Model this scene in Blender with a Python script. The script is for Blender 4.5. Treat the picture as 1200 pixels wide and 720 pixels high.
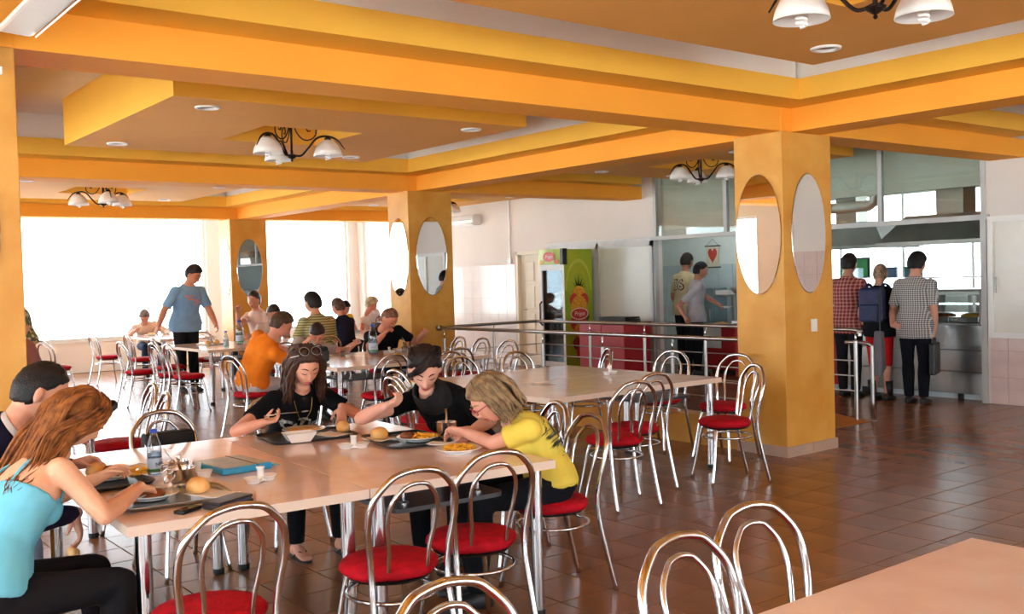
import bpy, bmesh, math, random
from mathutils import Vector, Matrix, noise
random.seed(7)
for o in list(bpy.data.objects): bpy.data.objects.remove(o, do_unlink=True)
scene = bpy.context.scene
C = scene.collection
PI = math.pi
def V(*a): return Vector(a)
def rad(d): return math.radians(d)

# ------------------------------------------------------------------ camera
FPX, YAW, PITCH, ROLL = 1179.679, -0.660986, -0.02925143, 0.0279791
cam = bpy.data.objects.new('camera', bpy.data.cameras.new('camera')); C.objects.link(cam)
cam.data.sensor_width = 36.0; cam.data.lens = FPX / 1200 * 36.0
cam.data.clip_start = 0.05; cam.data.clip_end = 500
fw = V(math.cos(PITCH)*math.cos(YAW), math.cos(PITCH)*math.sin(YAW), math.sin(PITCH))
r0 = V(math.sin(YAW), -math.cos(YAW), 0); d0 = fw.cross(r0)
rr = r0*math.cos(ROLL) + d0*math.sin(ROLL); dd = -r0*math.sin(ROLL) + d0*math.cos(ROLL)
Mc = Matrix((rr, -dd, -fw)).transposed().to_4x4(); Mc.translation = V(0, 0, 1.62)
cam.matrix_world = Mc
scene.camera = cam

# ------------------------------------------------------------------ world, exposure
world = bpy.data.worlds.new('daylight'); scene.world = world; world.use_nodes = True
wn = world.node_tree; wn.nodes.clear()
wo = wn.nodes.new('ShaderNodeOutputWorld'); wb = wn.nodes.new('ShaderNodeBackground')
wb.inputs['Color'].default_value = (0.83, 0.925, 1.0, 1); wb.inputs['Strength'].default_value = 6.0
wn.links.new(wb.outputs[0], wo.inputs[0])
sun = bpy.data.objects.new('sun', bpy.data.lights.new('sun', 'SUN')); C.objects.link(sun)
sun.data.energy = 22.0; sun.data.angle = rad(0.6); sun.data.color = (1.0, 0.98, 0.95); sun.rotation_euler = (rad(-12), rad(-14), 0)
vs = scene.view_settings
vs.view_transform = 'Standard'; vs.look = 'None'; vs.gamma = 1.0; vs.use_curve_mapping = False
vs.exposure = 0.93
try:
    scene.cycles.max_bounces = 10; scene.cycles.diffuse_bounces = 6; scene.cycles.glossy_bounces = 5
    scene.cycles.transmission_bounces = 8; scene.cycles.transparent_max_bounces = 16
    scene.cycles.caustics_reflective = False; scene.cycles.caustics_refractive = False
    scene.cycles.sample_clamp_indirect = 8.0
    scene.cycles.use_denoising = True
except Exception: pass
def portal(loc, sx, sy, normal):
    l = bpy.data.lights.new('window_portal', 'AREA'); l.shape = 'RECTANGLE'; l.size = sx; l.size_y = sy
    l.cycles.is_portal = True
    o = bpy.data.objects.new('window_portal', l); C.objects.link(o)
    z = -Vector(normal); up = V(0, 0, 1); x = up.cross(z).normalized(); y = z.cross(x)
    m = Matrix((x, y, z)).transposed().to_4x4(); m.translation = Vector(loc); o.matrix_world = m

# ------------------------------------------------------------------ materials
def srgb(r, g, b):
    f = lambda c: (c/255/12.92) if c/255 <= 0.04045 else ((c/255+0.055)/1.055)**2.4
    return (f(r), f(g), f(b), 1)
MATS = {}
def mat(name, rgb, rough=0.5, metal=0.0, var=0.06, scale=6.0, bump=0.0, bscale=60.0, rgb2=None, spec=0.5, coat=0.0, detail=3.0, lo=0.35, hi=0.65):
    if name in MATS: return MATS[name]
    m = bpy.data.materials.new(name); m.use_nodes = True; MATS[name] = m
    nt = m.node_tree; b = nt.nodes['Principled BSDF']
    c1 = srgb(*rgb)
    c2 = srgb(*rgb2) if rgb2 else tuple(min(1, x*(1-var*2)) for x in c1[:3]) + (1,)
    tc = nt.nodes.new('ShaderNodeTexCoord'); nz = nt.nodes.new('ShaderNodeTexNoise')
    nz.inputs['Scale'].default_value = scale; nz.inputs['Detail'].default_value = detail
    nt.links.new(tc.outputs['Object'], nz.inputs['Vector'])
    rp = nt.nodes.new('ShaderNodeValToRGB'); rp.color_ramp.elements[0].position = lo; rp.color_ramp.elements[1].position = hi
    rp.color_ramp.elements[0].color = c2; rp.color_ramp.elements[1].color = c1
    nt.links.new(nz.outputs['Fac'], rp.inputs['Fac']); nt.links.new(rp.outputs['Color'], b.inputs['Base Color'])
    b.inputs['Roughness'].default_value = rough; b.inputs['Metallic'].default_value = metal
    b.inputs['Specular IOR Level'].default_value = spec
    if coat: b.inputs['Coat Weight'].default_value = coat; b.inputs['Coat Roughness'].default_value = 0.06
    if bump:
        n2 = nt.nodes.new('ShaderNodeTexNoise'); n2.inputs['Scale'].default_value = bscale
        nt.links.new(tc.outputs['Object'], n2.inputs['Vector'])
        bp = nt.nodes.new('ShaderNodeBump'); bp.inputs['Strength'].default_value = bump; bp.inputs['Distance'].default_value = 0.01
        nt.links.new(n2.outputs['Fac'], bp.inputs['Height']); nt.links.new(bp.outputs['Normal'], b.inputs['Normal'])
    return m
def glass(name, rgb=(235, 245, 245), refl=0.08, rough=0.02, frost=0.0):
    if name in MATS: return MATS[name]
    m = bpy.data.materials.new(name); m.use_nodes = True; MATS[name] = m; nt = m.node_tree; nt.nodes.clear()
    out = nt.nodes.new('ShaderNodeOutputMaterial'); tr = nt.nodes.new('ShaderNodeBsdfTransparent'); gl = nt.nodes.new('ShaderNodeBsdfGlossy')
    fr = nt.nodes.new('ShaderNodeLayerWeight'); fr.inputs['Blend'].default_value = 0.25
    mx = nt.nodes.new('ShaderNodeMixShader'); mr = nt.nodes.new('ShaderNodeMapRange')
    mr.inputs['To Min'].default_value = refl*0.6; mr.inputs['To Max'].default_value = 0.6
    tr.inputs['Color'].default_value = srgb(*rgb); gl.inputs['Roughness'].default_value = rough
    nt.links.new(fr.outputs['Fresnel'], mr.inputs['Value']); nt.links.new(mr.outputs['Result'], mx.inputs['Fac'])
    if frost:
        df = nt.nodes.new('ShaderNodeBsdfDiffuse'); df.inputs['Color'].default_value = srgb(*rgb)
        m2 = nt.nodes.new('ShaderNodeMixShader'); m2.inputs['Fac'].default_value = frost
        nt.links.new(tr.outputs[0], m2.inputs[1]); nt.links.new(df.outputs[0], m2.inputs[2]); nt.links.new(m2.outputs[0], mx.inputs[1])
    else: nt.links.new(tr.outputs[0], mx.inputs[1])
    nt.links.new(gl.outputs[0], mx.inputs[2]); nt.links.new(mx.outputs[0], out.inputs[0])
    return m
def pattern(name, kind, cols, scale, rough=0.8):
    """woven cloth patterns in object space: stripes, check, floral"""
    m = bpy.data.materials.new(name); m.use_nodes = True; nt = m.node_tree; b = nt.nodes['Principled BSDF']
    b.inputs['Roughness'].default_value = rough
    tc = nt.nodes.new('ShaderNodeTexCoord'); mp = nt.nodes.new('ShaderNodeMapping'); nt.links.new(tc.outputs['Object'], mp.inputs['Vector'])
    def wave(direction, sc):
        w = nt.nodes.new('ShaderNodeTexWave'); w.bands_direction = direction; w.inputs['Scale'].default_value = sc; w.inputs['Distortion'].default_value = 0.3
        nt.links.new(mp.outputs[0], w.inputs['Vector']); return w
    def mix(fac, a, c):
        x = nt.nodes.new('ShaderNodeMix'); x.data_type = 'RGBA'
        if hasattr(fac, 'links'): nt.links.new(fac, x.inputs[0])
        else: x.inputs[0].default_value = fac
        for s, val in ((6, a), (7, c)):
            if hasattr(val, 'links'): nt.links.new(val, x.inputs[s])
            else: x.inputs[s].default_value = val
        return x.outputs[2]
    cs = [srgb(*c) for c in cols]
    if kind == 'stripes':
        w = wave('Z', scale); r = nt.nodes.new('ShaderNodeValToRGB'); r.color_ramp.interpolation = 'CONSTANT'
        r.color_ramp.elements[0].color = cs[0]; r.color_ramp.elements[1].color = cs[1]; r.color_ramp.elements[1].position = 0.62
        nt.links.new(w.outputs['Fac'], r.inputs[0]); nt.links.new(r.outputs[0], b.inputs['Base Color'])
    elif kind == 'check':
        w1 = wave('Z', scale); w2 = wave('X', scale)
        t1 = nt.nodes.new('ShaderNodeMath'); t1.operation = 'GREATER_THAN'; t1.inputs[1].default_value = 0.7; nt.links.new(w1.outputs['Fac'], t1.inputs[0])
        t2 = nt.nodes.new('ShaderNodeMath'); t2.operation = 'GREATER_THAN'; t2.inputs[1].default_value = 0.7; nt.links.new(w2.outputs['Fac'], t2.inputs[0])
        ad = nt.nodes.new('ShaderNodeMath'); ad.operation = 'ADD'; nt.links.new(t1.outputs[0], ad.inputs[0]); nt.links.new(t2.outputs[0], ad.inputs[1])
        ml = nt.nodes.new('ShaderNodeMath'); ml.operation = 'MULTIPLY'; ml.inputs[1].default_value = 0.5; nt.links.new(ad.outputs[0], ml.inputs[0])
        nt.links.new(mix(ml.outputs[0], cs[0], cs[1]), b.inputs['Base Color'])
    else:
        vo = nt.nodes.new('ShaderNodeTexVoronoi'); vo.inputs['Scale'].default_value = scale; nt.links.new(mp.outputs[0], vo.inputs['Vector'])
        r = nt.nodes.new('ShaderNodeValToRGB'); r.color_ramp.interpolation = 'CONSTANT'
        sx = nt.nodes.new('ShaderNodeSeparateColor'); nt.links.new(vo.outputs['Color'], sx.inputs[0]); nt.links.new(sx.outputs[0], r.inputs[0])
        r.color_ramp.elements[0].color = cs[0]; r.color_ramp.elements[1].color = cs[1]; r.color_ramp.elements[1].position = 0.35
        for i, c in enumerate(cs[2:]):
            e = r.color_ramp.elements.new(0.55 + 0.2*i); e.color = c
        nt.links.new(r.outputs[0], b.inputs['Base Color'])
    MATS[name] = m; return m

M_ORANGE = mat('orange_paint', (252, 174, 62), 0.75, var=0.02, scale=2, spec=0.25)
M_YELLOW = mat('yellow_paint', (252, 194, 76), 0.75, var=0.02, scale=2, spec=0.25)
M_PEACH = mat('panel_paint', (244, 184, 98), 0.8, var=0.02, scale=2, spec=0.2)
M_WHITEC = mat('white_ceiling_paint', (238, 234, 230), 0.85, var=0.02, scale=2, spec=0.2)
M_WALL = mat('white_wall_paint', (232, 224, 218), 0.8, var=0.02, scale=1.5, spec=0.25)
M_STUCCO = mat('ochre_stucco', (224, 168, 78), 0.42, scale=3.2, rgb2=(208, 144, 50), bump=0.12, bscale=26, detail=8, lo=0.3, hi=0.7, spec=0.35)
M_SKIRT = mat('skirting_tile', (188, 160, 140), 0.4, var=0.05, scale=5)
M_TILE = mat('brown_floor_tile', (150, 102, 72), 0.25, rgb2=(134, 90, 62), scale=1.3, bump=0.03, bscale=9, spec=0.38)
M_GROUT = mat('dark_grout', (70, 48, 38), 0.9, var=0.1, scale=20)
M_WTILE = mat('white_wall_tile', (232, 228, 226), 0.12, var=0.02, scale=3)
M_PTILE = mat('pinkish_wall_tile', (226, 206, 198), 0.15, rgb2=(216, 194, 188), scale=5)
M_PGROUT = mat('wall_tile_grout', (214, 168, 152), 0.8, var=0.05)
M_WGROUT = mat('pale_tile_grout', (205, 200, 196), 0.8, var=0.05)
M_CHROME = mat('polished_chrome', (214, 214, 216), 0.11, 1.0, var=0.02, scale=3)
M_STEEL = mat('brushed_steel', (190, 188, 184), 0.28, 1.0, var=0.05, scale=8)
M_SILVER = mat('polished_cup_steel', (232, 232, 232), 0.2, 1.0, var=0.02, scale=8)
M_HOOD = mat('hood_steel', (132, 130, 124), 0.38, 0.9, var=0.08, scale=3)
M_ALU = mat('aluminium_frame', (196, 196, 194), 0.55, 0.3, var=0.03)
M_RED = mat('red_fabric', (196, 16, 36), 0.8, rgb2=(168, 12, 28), scale=18, bump=0.25, bscale=90, spec=0.2)
M_MARBLE = mat('pink_marble_laminate', (247, 230, 226), 0.13, rgb2=(240, 212, 204), scale=5.5, detail=9, lo=0.3, hi=0.7, spec=0.55)
M_EDGE = mat('table_edge_band', (238, 216, 196), 0.35, var=0.02)
M_BLACK = mat('black_plastic', (22, 22, 24), 0.4, var=0.2)
M_DARKSHELF = mat('dark_grey_laminate', (62, 62, 66), 0.3, var=0.08)
M_IRON = mat('wrought_iron', (44, 30, 24), 0.5, 0.6, var=0.2)
M_SHADE = mat('frosted_glass_shade', (240, 238, 234), 0.35, var=0.02)
M_BULB = mat('white_bulb', (250, 250, 250), 0.3, var=0.01)
M_WPLAST = mat('white_plastic', (238, 238, 236), 0.35, var=0.01)
M_PORC = mat('white_porcelain', (244, 244, 242), 0.12, var=0.01)
M_MIRROR = mat('silver_mirror', (225, 228, 228), 0.0, 1.0, var=0.0)
M_PAPER = mat('white_paper', (246, 244, 240), 0.8, var=0.02)
M_BUN = mat('baked_crust', (232, 168, 84), 0.45, rgb2=(250, 206, 140), scale=14, lo=0.3, hi=0.6)
M_FRIES = mat('yellow_fries', (250, 196, 62), 0.5, rgb2=(230, 160, 40), scale=30)
M_MEAT = mat('browned_meat', (150, 84, 40), 0.5, rgb2=(110, 56, 26), scale=35)
M_CREAM = mat('cream_door_paint', (236, 226, 204), 0.5, var=0.02)
M_CAB = mat('red_cabinet', (176, 34, 42), 0.4, var=0.04)
M_GLASSW = glass('window_glass', (250, 252, 252))
M_GLASSK = glass('kitchen_glass', (246, 251, 249), refl=0.10)
M_FROST = glass('frosted_panel', (206, 214, 206), refl=0.1, rough=0.15, frost=0.75)
M_CLEAR = glass('clear_plastic', (232, 242, 248), refl=0.15)
M_KITW = mat('kitchen_wall_paint', (206, 214, 212), 0.6, var=0.02)
M_KITT = mat('kitchen_tile', (186, 202, 206), 0.25, var=0.03)
M_GROUND = mat('pale_outdoor_paving', (210, 210, 206), 0.9, var=0.05)

# ------------------------------------------------------------------ mesh helpers
class MB:
    def __init__(s): s.v = []; s.f = []; s.m = []; s.cur = 0
    def add(s, vs_, fs): 
        b = len(s.v); s.v += [tuple(p) for p in vs_]
        for f in fs: s.f.append([i+b for i in f]); s.m.append(s.cur)
        return s
    def box(s, x0, x1, y0, y1, z0, z1):
        x0, x1 = min(x0, x1), max(x0, x1); y0, y1 = min(y0, y1), max(y0, y1); z0, z1 = min(z0, z1), max(z0, z1)
        return s.add([(x0,y0,z0),(x1,y0,z0),(x1,y1,z0),(x0,y1,z0),(x0,y0,z1),(x1,y0,z1),(x1,y1,z1),(x0,y1,z1)],
            [(0,3,2,1),(4,5,6,7),(0,1,5,4),(1,2,6,5),(2,3,7,6),(3,0,4,7)])
    def rings(s, R, closed=False, cap=True):
        n = len(R[0]); k = len(R); fs = []
        for i in range(k if closed else k-1):
            a = i*n; b = ((i+1) % k)*n
            for j in range(n): fs.append((a+j, a+(j+1) % n, b+(j+1) % n, b+j))
        if cap and not closed:
            fs.append(tuple(range(n-1, -1, -1))); fs.append(tuple((k-1)*n+j for j in range(n)))
        return s.add([p for r in R for p in r], fs)
    def tube(s, path, r, n=8, closed=False, flat=1.0):
        P = [Vector(p) for p in path]; k = len(P); R = []
        rs = r if isinstance(r, (list, tuple)) else [r]*k
        up = None
        for i in range(k):
            if closed: t = (P[(i+1) % k]-P[i-1])
            else: t = P[min(i+1, k-1)]-P[max(i-1, 0)]
            t = t.normalized() if t.length > 1e-9 else V(0, 0, 1)
            if up is None:
                up = V(0, 0, 1) if abs(t.z) < 0.9 else V(1, 0, 0)
            a = up - t*up.dot(t)
            if a.length < 1e-4: a = V(1, 0, 0) - t*t.x
            a.normalize(); b = t.cross(a); up = a
            R.append([P[i]+a*(math.cos(2*PI*j/n)*rs[i])+b*(math.sin(2*PI*j/n)*rs[i]*flat) for j in range(n)])
        return s.rings(R, closed)
    def lathe(s, prof, c=(0,0,0), n=20, ax=None, cap=True):
        c = Vector(c); R = []
        for r, z in prof: R.append([c+V(r*math.cos(2*PI*j/n), r*math.sin(2*PI*j/n), z) for j in range(n)])
        return s.rings(R, cap=cap)
    def ell(s, c, rx, ry, rz, n=14, k=9, M=None):
        c = Vector(c); R = []
        for i in range(k):
            a = -PI/2 + PI*(i+0.25)/(k-0.5)
            ring = []
            for j in range(n):
                p = V(rx*math.cos(a)*math.cos(2*PI*j/n), ry*math.cos(a)*math.sin(2*PI*j/n), rz*math.sin(a))
                ring.append(c + (M @ p if M else p))
            R.append(ring)
        return s.rings(R)
    def prism(s, pts, z0, z1):
        n = len(pts)
        return s.add([(x, y, z0) for x, y in pts]+[(x, y, z1) for x, y in pts],
            [tuple(range(n-1, -1, -1)), tuple(range(n, 2*n))]+[(i, (i+1) % n, n+(i+1) % n, n+i) for i in range(n)])
    def mesh(s, name, mats, smooth=False, org=None):
        me = bpy.data.meshes.new(name)
        vv = s.v if org is None else [(p[0]-org[0], p[1]-org[1], p[2]-org[2]) for p in s.v]
        me.from_pydata(vv, [], s.f)
        for m in (mats if isinstance(mats, (list, tuple)) else [mats]): me.materials.append(m)
        if any(s.m): me.polygons.foreach_set('material_index', s.m)
        if smooth:
            me.polygons.foreach_set('use_smooth', [True]*len(me.polygons))
        me.update(); return me
    def build(s, name, mats, parent=None, smooth=False, org=None, sharp=None):
        me = s.mesh(name, mats, smooth, org)
        if smooth and sharp:
            try: me.set_sharp_from_angle(angle=rad(sharp))
            except Exception: pass
        o = bpy.data.objects.new(name, me); C.objects.link(o)
        if parent: o.parent = parent
        return o
def tag(o, label=None, cat=None, group=None, kind=None):
    if label: o['label'] = label
    if cat: o['category'] = cat
    if group: o['group'] = group
    if kind: o['kind'] = kind
    return o
def empty(name, loc=(0,0,0), rz=0.0, label=None, cat=None, group=None):
    o = bpy.data.objects.new(name, None); C.objects.link(o); o.location = loc; o.rotation_euler = (0, 0, rz); o.empty_display_size = 0.1
    return tag(o, label, cat, group)
def struct(name, mb, m, parent=None, smooth=False):
    o = mb.build(name, m, parent, smooth)
    if not parent: o['kind'] = 'structure'
    return o
def box(x0, x1, y0, y1, z0, z1): return MB().box(x0, x1, y0, y1, z0, z1)
def bevel(o, w=0.004, seg=2):
    b = o.modifiers.new('bevel', 'BEVEL'); b.width = w; b.segments = seg; b.limit_method = 'ANGLE'; b.angle_limit = rad(40)
    return o
KIDS = {}
def child(mb, name, m, parent, smooth=False, sharp=None):
    o = mb.build(name, m, parent, smooth, sharp=sharp); KIDS.setdefault(parent.name, []).append(o); return o
def copy_tree(root, loc, rz, label, group=None, z=None):
    r = root.copy(); C.objects.link(r); r.location = loc; r.rotation_euler = (0, 0, rz); r['label'] = label
    if group: r['group'] = group
    for ch in KIDS.get(root.name, []):
        c = ch.copy(); C.objects.link(c); c.parent = r
        for g in KIDS.get(ch.name, []):
            d = g.copy(); C.objects.link(d); d.parent = c
    return r
def bez(P, n):
    """Catmull-Rom through control points"""
    P = [Vector(p) for p in P]; out = []
    Q = [P[0]*2-P[1]] + P + [P[-1]*2-P[-2]]
    for i in range(1, len(Q)-2):
        for k in range(n):
            t = k/n; a, b, c, d = Q[i-1], Q[i], Q[i+1], Q[i+2]
            out.append(0.5*((2*b)+(c-a)*t+(2*a-5*b+4*c-d)*t*t+(3*b-a-3*c+d)*t**3))
    out.append(P[-1]); return out
def text_mesh(name, s, size, m, parent, loc, xdir, ydir, depth=0.001, bend=None, align='CENTER', shear=0.0):
    cu = bpy.data.curves.new(name, 'FONT'); cu.body = s; cu.size = size; cu.align_x = align; cu.align_y = 'CENTER'; cu.extrude = depth; cu.shear = shear; cu.resolution_u = 3
    t = bpy.data.objects.new(name, cu); C.objects.link(t)
    dg = bpy.context.evaluated_depsgraph_get(); me = bpy.data.meshes.new_from_object(t.evaluated_get(dg))
    bpy.data.objects.remove(t); x = Vector(xdir).normalized(); y = Vector(ydir).normalized(); z = x.cross(y)
    for v in me.vertices:
        p = v.co.copy(); dz = p.z - (bend*p.x*p.x if bend else 0)
        v.co = Vector(loc) + x*p.x + y*p.y + z*dz
    me.materials.clear(); me.materials.append(m)
    o = bpy.data.objects.new(name, me); C.objects.link(o); o.parent = parent
    return o
# ------------------------------------------------------------------ structure
U0, U1, V0, V1 = -6.2, 20.6, -11.54, 3.2      # dining hall; x runs away to the left, y to the near left
ZC = 3.43
BU = [-0.41, 5.59, 11.59, 17.59]; BV = [-7.5, -0.8]
# floor: grout bed with separate tiles
floor = struct('floor', box(U0-0.3, U1+0.3, -17.3, V1+0.3, -0.15, -0.005), M_GROUT)
TP = 0.333; TW = TP - 0.007
def tile_mb(w, h, t=0.010, c=0.002):
    m = MB(); a, b = w/2, h/2
    m.add([(-a,-b,0),(a,-b,0),(a,b,0),(-a,b,0),(-a,-b,t-c),(a,-b,t-c),(a,b,t-c),(-a,b,t-c),(-a+c,-b+c,t),(a-c,-b+c,t),(a-c,b-c,t),(-a+c,b-c,t)],
        [(0,1,5,4),(1,2,6,5),(2,3,7,6),(3,0,4,7),(4,5,9,8),(5,6,10,9),(6,7,11,10),(7,4,8,11),(8,9,10,11)])
    return m
tile_me = tile_mb(TW, TW).mesh('tile', M_TILE)
tpos = []
for i in range(-40, 60):
    for j in range(-50, 40):
        x = 4.455 + (i+0.5)*TP; y = -4.535 + (j+0.5)*TP
        if U0 < x < U1 and -16.9 < y < V1: tpos.append((x, y))
def inview(x, y):
    d = V(x, y, -1.62); z = d.dot(fw)
    if z < 0.5: return None
    px = d.dot(rr)/z*FPX; py = d.dot(dd)/z*FPX
    return z if abs(px) < 615 and abs(py) < 372 else None
vis = sorted([(inview(x, y), x, y) for x, y in tpos if inview(x, y)])
near = set((x, y) for z, x, y in vis[:300])
for x, y in near:
    o = bpy.data.objects.new('tile', tile_me); C.objects.link(o); o.location = (x, y, -0.010 + random.uniform(-0.0006, 0.0003)); o.parent = floor
rest = MB(); base = tile_mb(TW, TW)
for x, y in tpos:
    if (x, y) in near: continue
    b = len(rest.v); rest.v += [(p[0]+x, p[1]+y, p[2]-0.010) for p in base.v]; rest.f += [[k+b for k in f] for f in base.f[4:]]; rest.m += [0]*(len(base.f)-4)
o = rest.build('tile_field', M_TILE, floor); o['kind'] = 'stuff'
struct('outdoor_ground', box(-60, 90, -80, 70, -0.6, -0.3), M_GROUND)
# ceiling slab, beams, panels
struct('ceiling', box(U0-0.3, U1+0.3, V0-0.1, V1+0.3, ZC, ZC+0.2), M_WHITEC)
def beam(x0, x1, y0, y1, axis):
    """lower orange beam, wider yellow step above it, plaster core to the slab"""
    m = MB()
    def part(h, z0, z1, mi, e):
        m.cur = mi
        if axis == 'x': m.box(x0+e, x1-e, y0-h, y0+h, z0, z1)
        else: m.box(x0-h, x0+h, y0+e, y1-e, z0, z1)
    part(0.20, 2.81, 3.01, 0, 0.20 if axis == 'y' else 0); part(0.53, 3.01, 3.18, 1, 0.53 if axis == 'y' else 0); part(0.50, 3.18, ZC, 2, 0.53 if axis == 'y' else 0)
    struct('ceiling_beam', m, [M_ORANGE, M_YELLOW, M_WHITEC])
for y in BV: beam(U0, 18.12, y, y, 'x')
ends = [V0-0.2, BV[0], BV[1], V1+0.2]
for x in BU:
    for a, b in zip(ends[:-1], ends[1:]): beam(x, x, a, b, 'y')
VB = [(-4.19, 1.62), (-9.85, 1.10), (1.25, 1.0)]; UB = [-3.4, 2.62, 8.66, 14.63]
def ceiling_panel(cx, cy, hx, hy):
    m = MB(); z0, z1 = 2.99, ZC; r = 0.48
    o = [(cx-hx, cy-hy), (cx+hx, cy-hy), (cx+hx, cy+hy), (cx-hx, cy+hy)]; i = [(cx-r, cy-r), (cx+r, cy-r), (cx+r, cy+r), (cx-r, cy+r)]
    vs_ = [(x, y, z0) for x, y in o] + [(x, y, z0) for x, y in i] + [(x, y, z1) for x, y in o] + [(x, y, 3.25) for x, y in i]
    m.cur = 0; m.add(vs_, [(0,4,5,1),(1,5,6,2),(2,6,7,3),(3,7,4,0),(12,15,14,13)])
    m.cur = 1; m.add(vs_, [(0,1,9,8),(1,2,10,9),(2,3,11,10),(3,0,8,11),(4,12,13,5),(5,13,14,6),(6,14,15,7),(7,15,12,4)])
    struct('ceiling_panel', m, [M_PEACH, M_YELLOW])
for cx in UB:
    for cy, hy in VB: ceiling_panel(cx, cy, 1.48, hy)
# columns
cols = [(x, y) for x in (-0.36, 5.64, 11.64, 17.64) for y in (-7.5, -0.8) if not (x < 0 and y > -5)]
for x, y in cols:
    m = MB(); m.box(x-0.26, x+0.26, y-0.35, y+0.35, 0.0, 2.81); m.cur = 1; m.box(x-0.258, x+0.258, y-0.348, y+0.348, 2.81, 3.01)
    c = struct('column', m, [M_STUCCO, M_ORANGE]); bevel(c, 0.006)
    sk = MB()
    for k in range(2):   # skirting tiles, two to a face
        sk.box(x-0.275, x-0.258, y-0.365+k*0.367, y-0.003+k*0.367, 0, 0.092); sk.box(x+0.258, x+0.275, y-0.365+k*0.367, y-0.003+k*0.367, 0, 0.092)
        sk.box(x-0.258+k*0.260, x-0.002+k*0.260, y+0.348, y+0.365, 0, 0.092); sk.box(x-0.258+k*0.260, x-0.002+k*0.260, y-0.365, y-0.348, 0, 0.092)
    sk.build('baseboard', M_SKIRT, c)
# outer walls with window openings
nwin = [0]
def window(axis, c, a0, a1, z0, z1, div=1, inward=1, frame=0.05):
    """frame and panes filling an opening; axis 'x' = wall at x=c"""
    nwin[0] += 1
    def bx(m, p0, p1, q0, q1, t=0.03):
        (m.box(c-t, c+t, p0, p1, q0, q1) if axis == 'x' else m.box(p0, p1, c-t, c+t, q0, q1))
    e = empty('window_%d' % nwin[0], (0, 0, 0)); e['kind'] = 'structure'
    f = MB(); bx(f, a0, a0+frame, z0, z1); bx(f, a1-frame, a1, z0, z1); bx(f, a0, a1, z0, z0+frame); bx(f, a0, a1, z1-frame, z1)
    w = (a1-a0)/div
    for k in range(1, div): bx(f, a0+w*k-frame/2, a0+w*k+frame/2, z0+frame, z1-frame)
    f.build('window_frame', M_WPLAST, e)
    for k in range(div):
        p = MB(); bx(p, a0+w*k+frame/2, a0+w*(k+1)-frame/2, z0+frame, z1-frame, 0.004); p.build('pane', M_GLASSW, e)
    s = MB(); d = 0.14*inward
    (s.box(c, c+d, a0, a1, z0-0.03, z0) if axis == 'x' else s.box(a0, a1, c, c+d, z0-0.03, z0)); s.build('window_sill', M_WPLAST, e)
    mid = (a0+a1)/2; zm = (z0+z1)/2
    if axis == 'x': portal((c-0.08*inward, mid, zm), a1-a0, z1-z0, (inward, 0, 0))
    else: portal((mid, c-0.08*inward, zm), a1-a0, z1-z0, (0, inward, 0))
def wall(name, axis, c, t, a0, a1, z0, z1, holes, m=M_WALL):
    """wall slab of thickness t behind plane c, with rectangular holes (a0,a1,z0,z1) that share no columns"""
    b = MB()
    def bx(p0, p1, q0, q1):
        if p1-p0 < 1e-4 or q1-q0 < 1e-4: return
        (b.box(c, c+t, p0, p1, q0, q1) if axis == 'x' else b.box(p0, p1, c, c+t, q0, q1))
    p = a0
    for h in sorted(holes):
        bx(p, h[0], z0, z1); bx(h[0], h[1], z0, h[2]); bx(h[0], h[1], h[3], z1); p = h[1]
    bx(p, a1, z0, z1)
    return struct(name, b, m)
far = [(-11.3, -8.5, 0.62, 3.05), (-7.95, -1.3, 0.62, 3.05), (-0.4, 2.9, 0.62, 3.05)]
wall('wall_far', 'x', U1, 0.25, V0, V1, 0, ZC, far)
for h in far: window('x', U1+0.12, h[0], h[1], h[2], h[3], 1, -1)
lef = [(-5.7, -1.0, 0.4, 2.8), (0.3, 5.0, 0.4, 2.8), (6.4, 12.85, 0.6, 2.8), (13.85, 20.2, 0.6, 2.8)]
wall('wall_left', 'y', V1, 0.25, U0, U1, 0, ZC, lef)
for h in lef: window('y', V1+0.12, h[0], h[1], h[2], h[3], 3 if h[1]-h[0] > 3 else 1, -1)
bac = [(-10.9, -8.1, 0.4, 2.8), (-6.9, -1.4, 0.4, 2.8), (-0.2, 2.8, 0.4, 2.8)]
wall('wall_back', 'x', U0-0.25, 0.25, V0, V1, 0, ZC, bac)
for h in bac: window('x', U0-0.12, h[0], h[1], h[2], h[3], 3, 1)
# kitchen-side wall (right of the picture): plane y = V0
wr = wall('wall_right', 'y', V0-0.18, 0.18, U0, U1, 0, ZC, [(5.87, 11.15, 0.0, 3.2), (13.72, 14.62, 0, 2.03), (17.55, 20.35, 0.62, 3.05)])
window('y', V0-0.09, 17.55, 20.35, 0.62, 3.05, 1, 1)
# infill above / below inside the kitchen opening: aluminium rail and mullions
al = MB()
al.box(5.80, 13.75, V0-0.06, V0+0.03, 2.14, 2.20)                       # long rail
for x in (5.87, 7.20, 8.45, 9.70, 11.12): al.box(x-0.03, x+0.03, V0-0.05, V0+0.01, 2.20, 3.2)
for x in (5.87, 9.42, 11.15): al.box(x-0.035, x+0.035, V0-0.06, V0+0.02, 0.0, 2.14)
struct('trim_1', al, M_ALU)
kg = empty('kitchen_glazing', (0, 0, 0)); kg['kind'] = 'structure'
for a, b in ((5.90, 7.17), (7.23, 8.42), (8.48, 9.67), (9.73, 11.09)):
    box(a, b, V0-0.03, V0-0.02, 2.20, 3.2).build('pane', M_GLASSK, kg)
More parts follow.
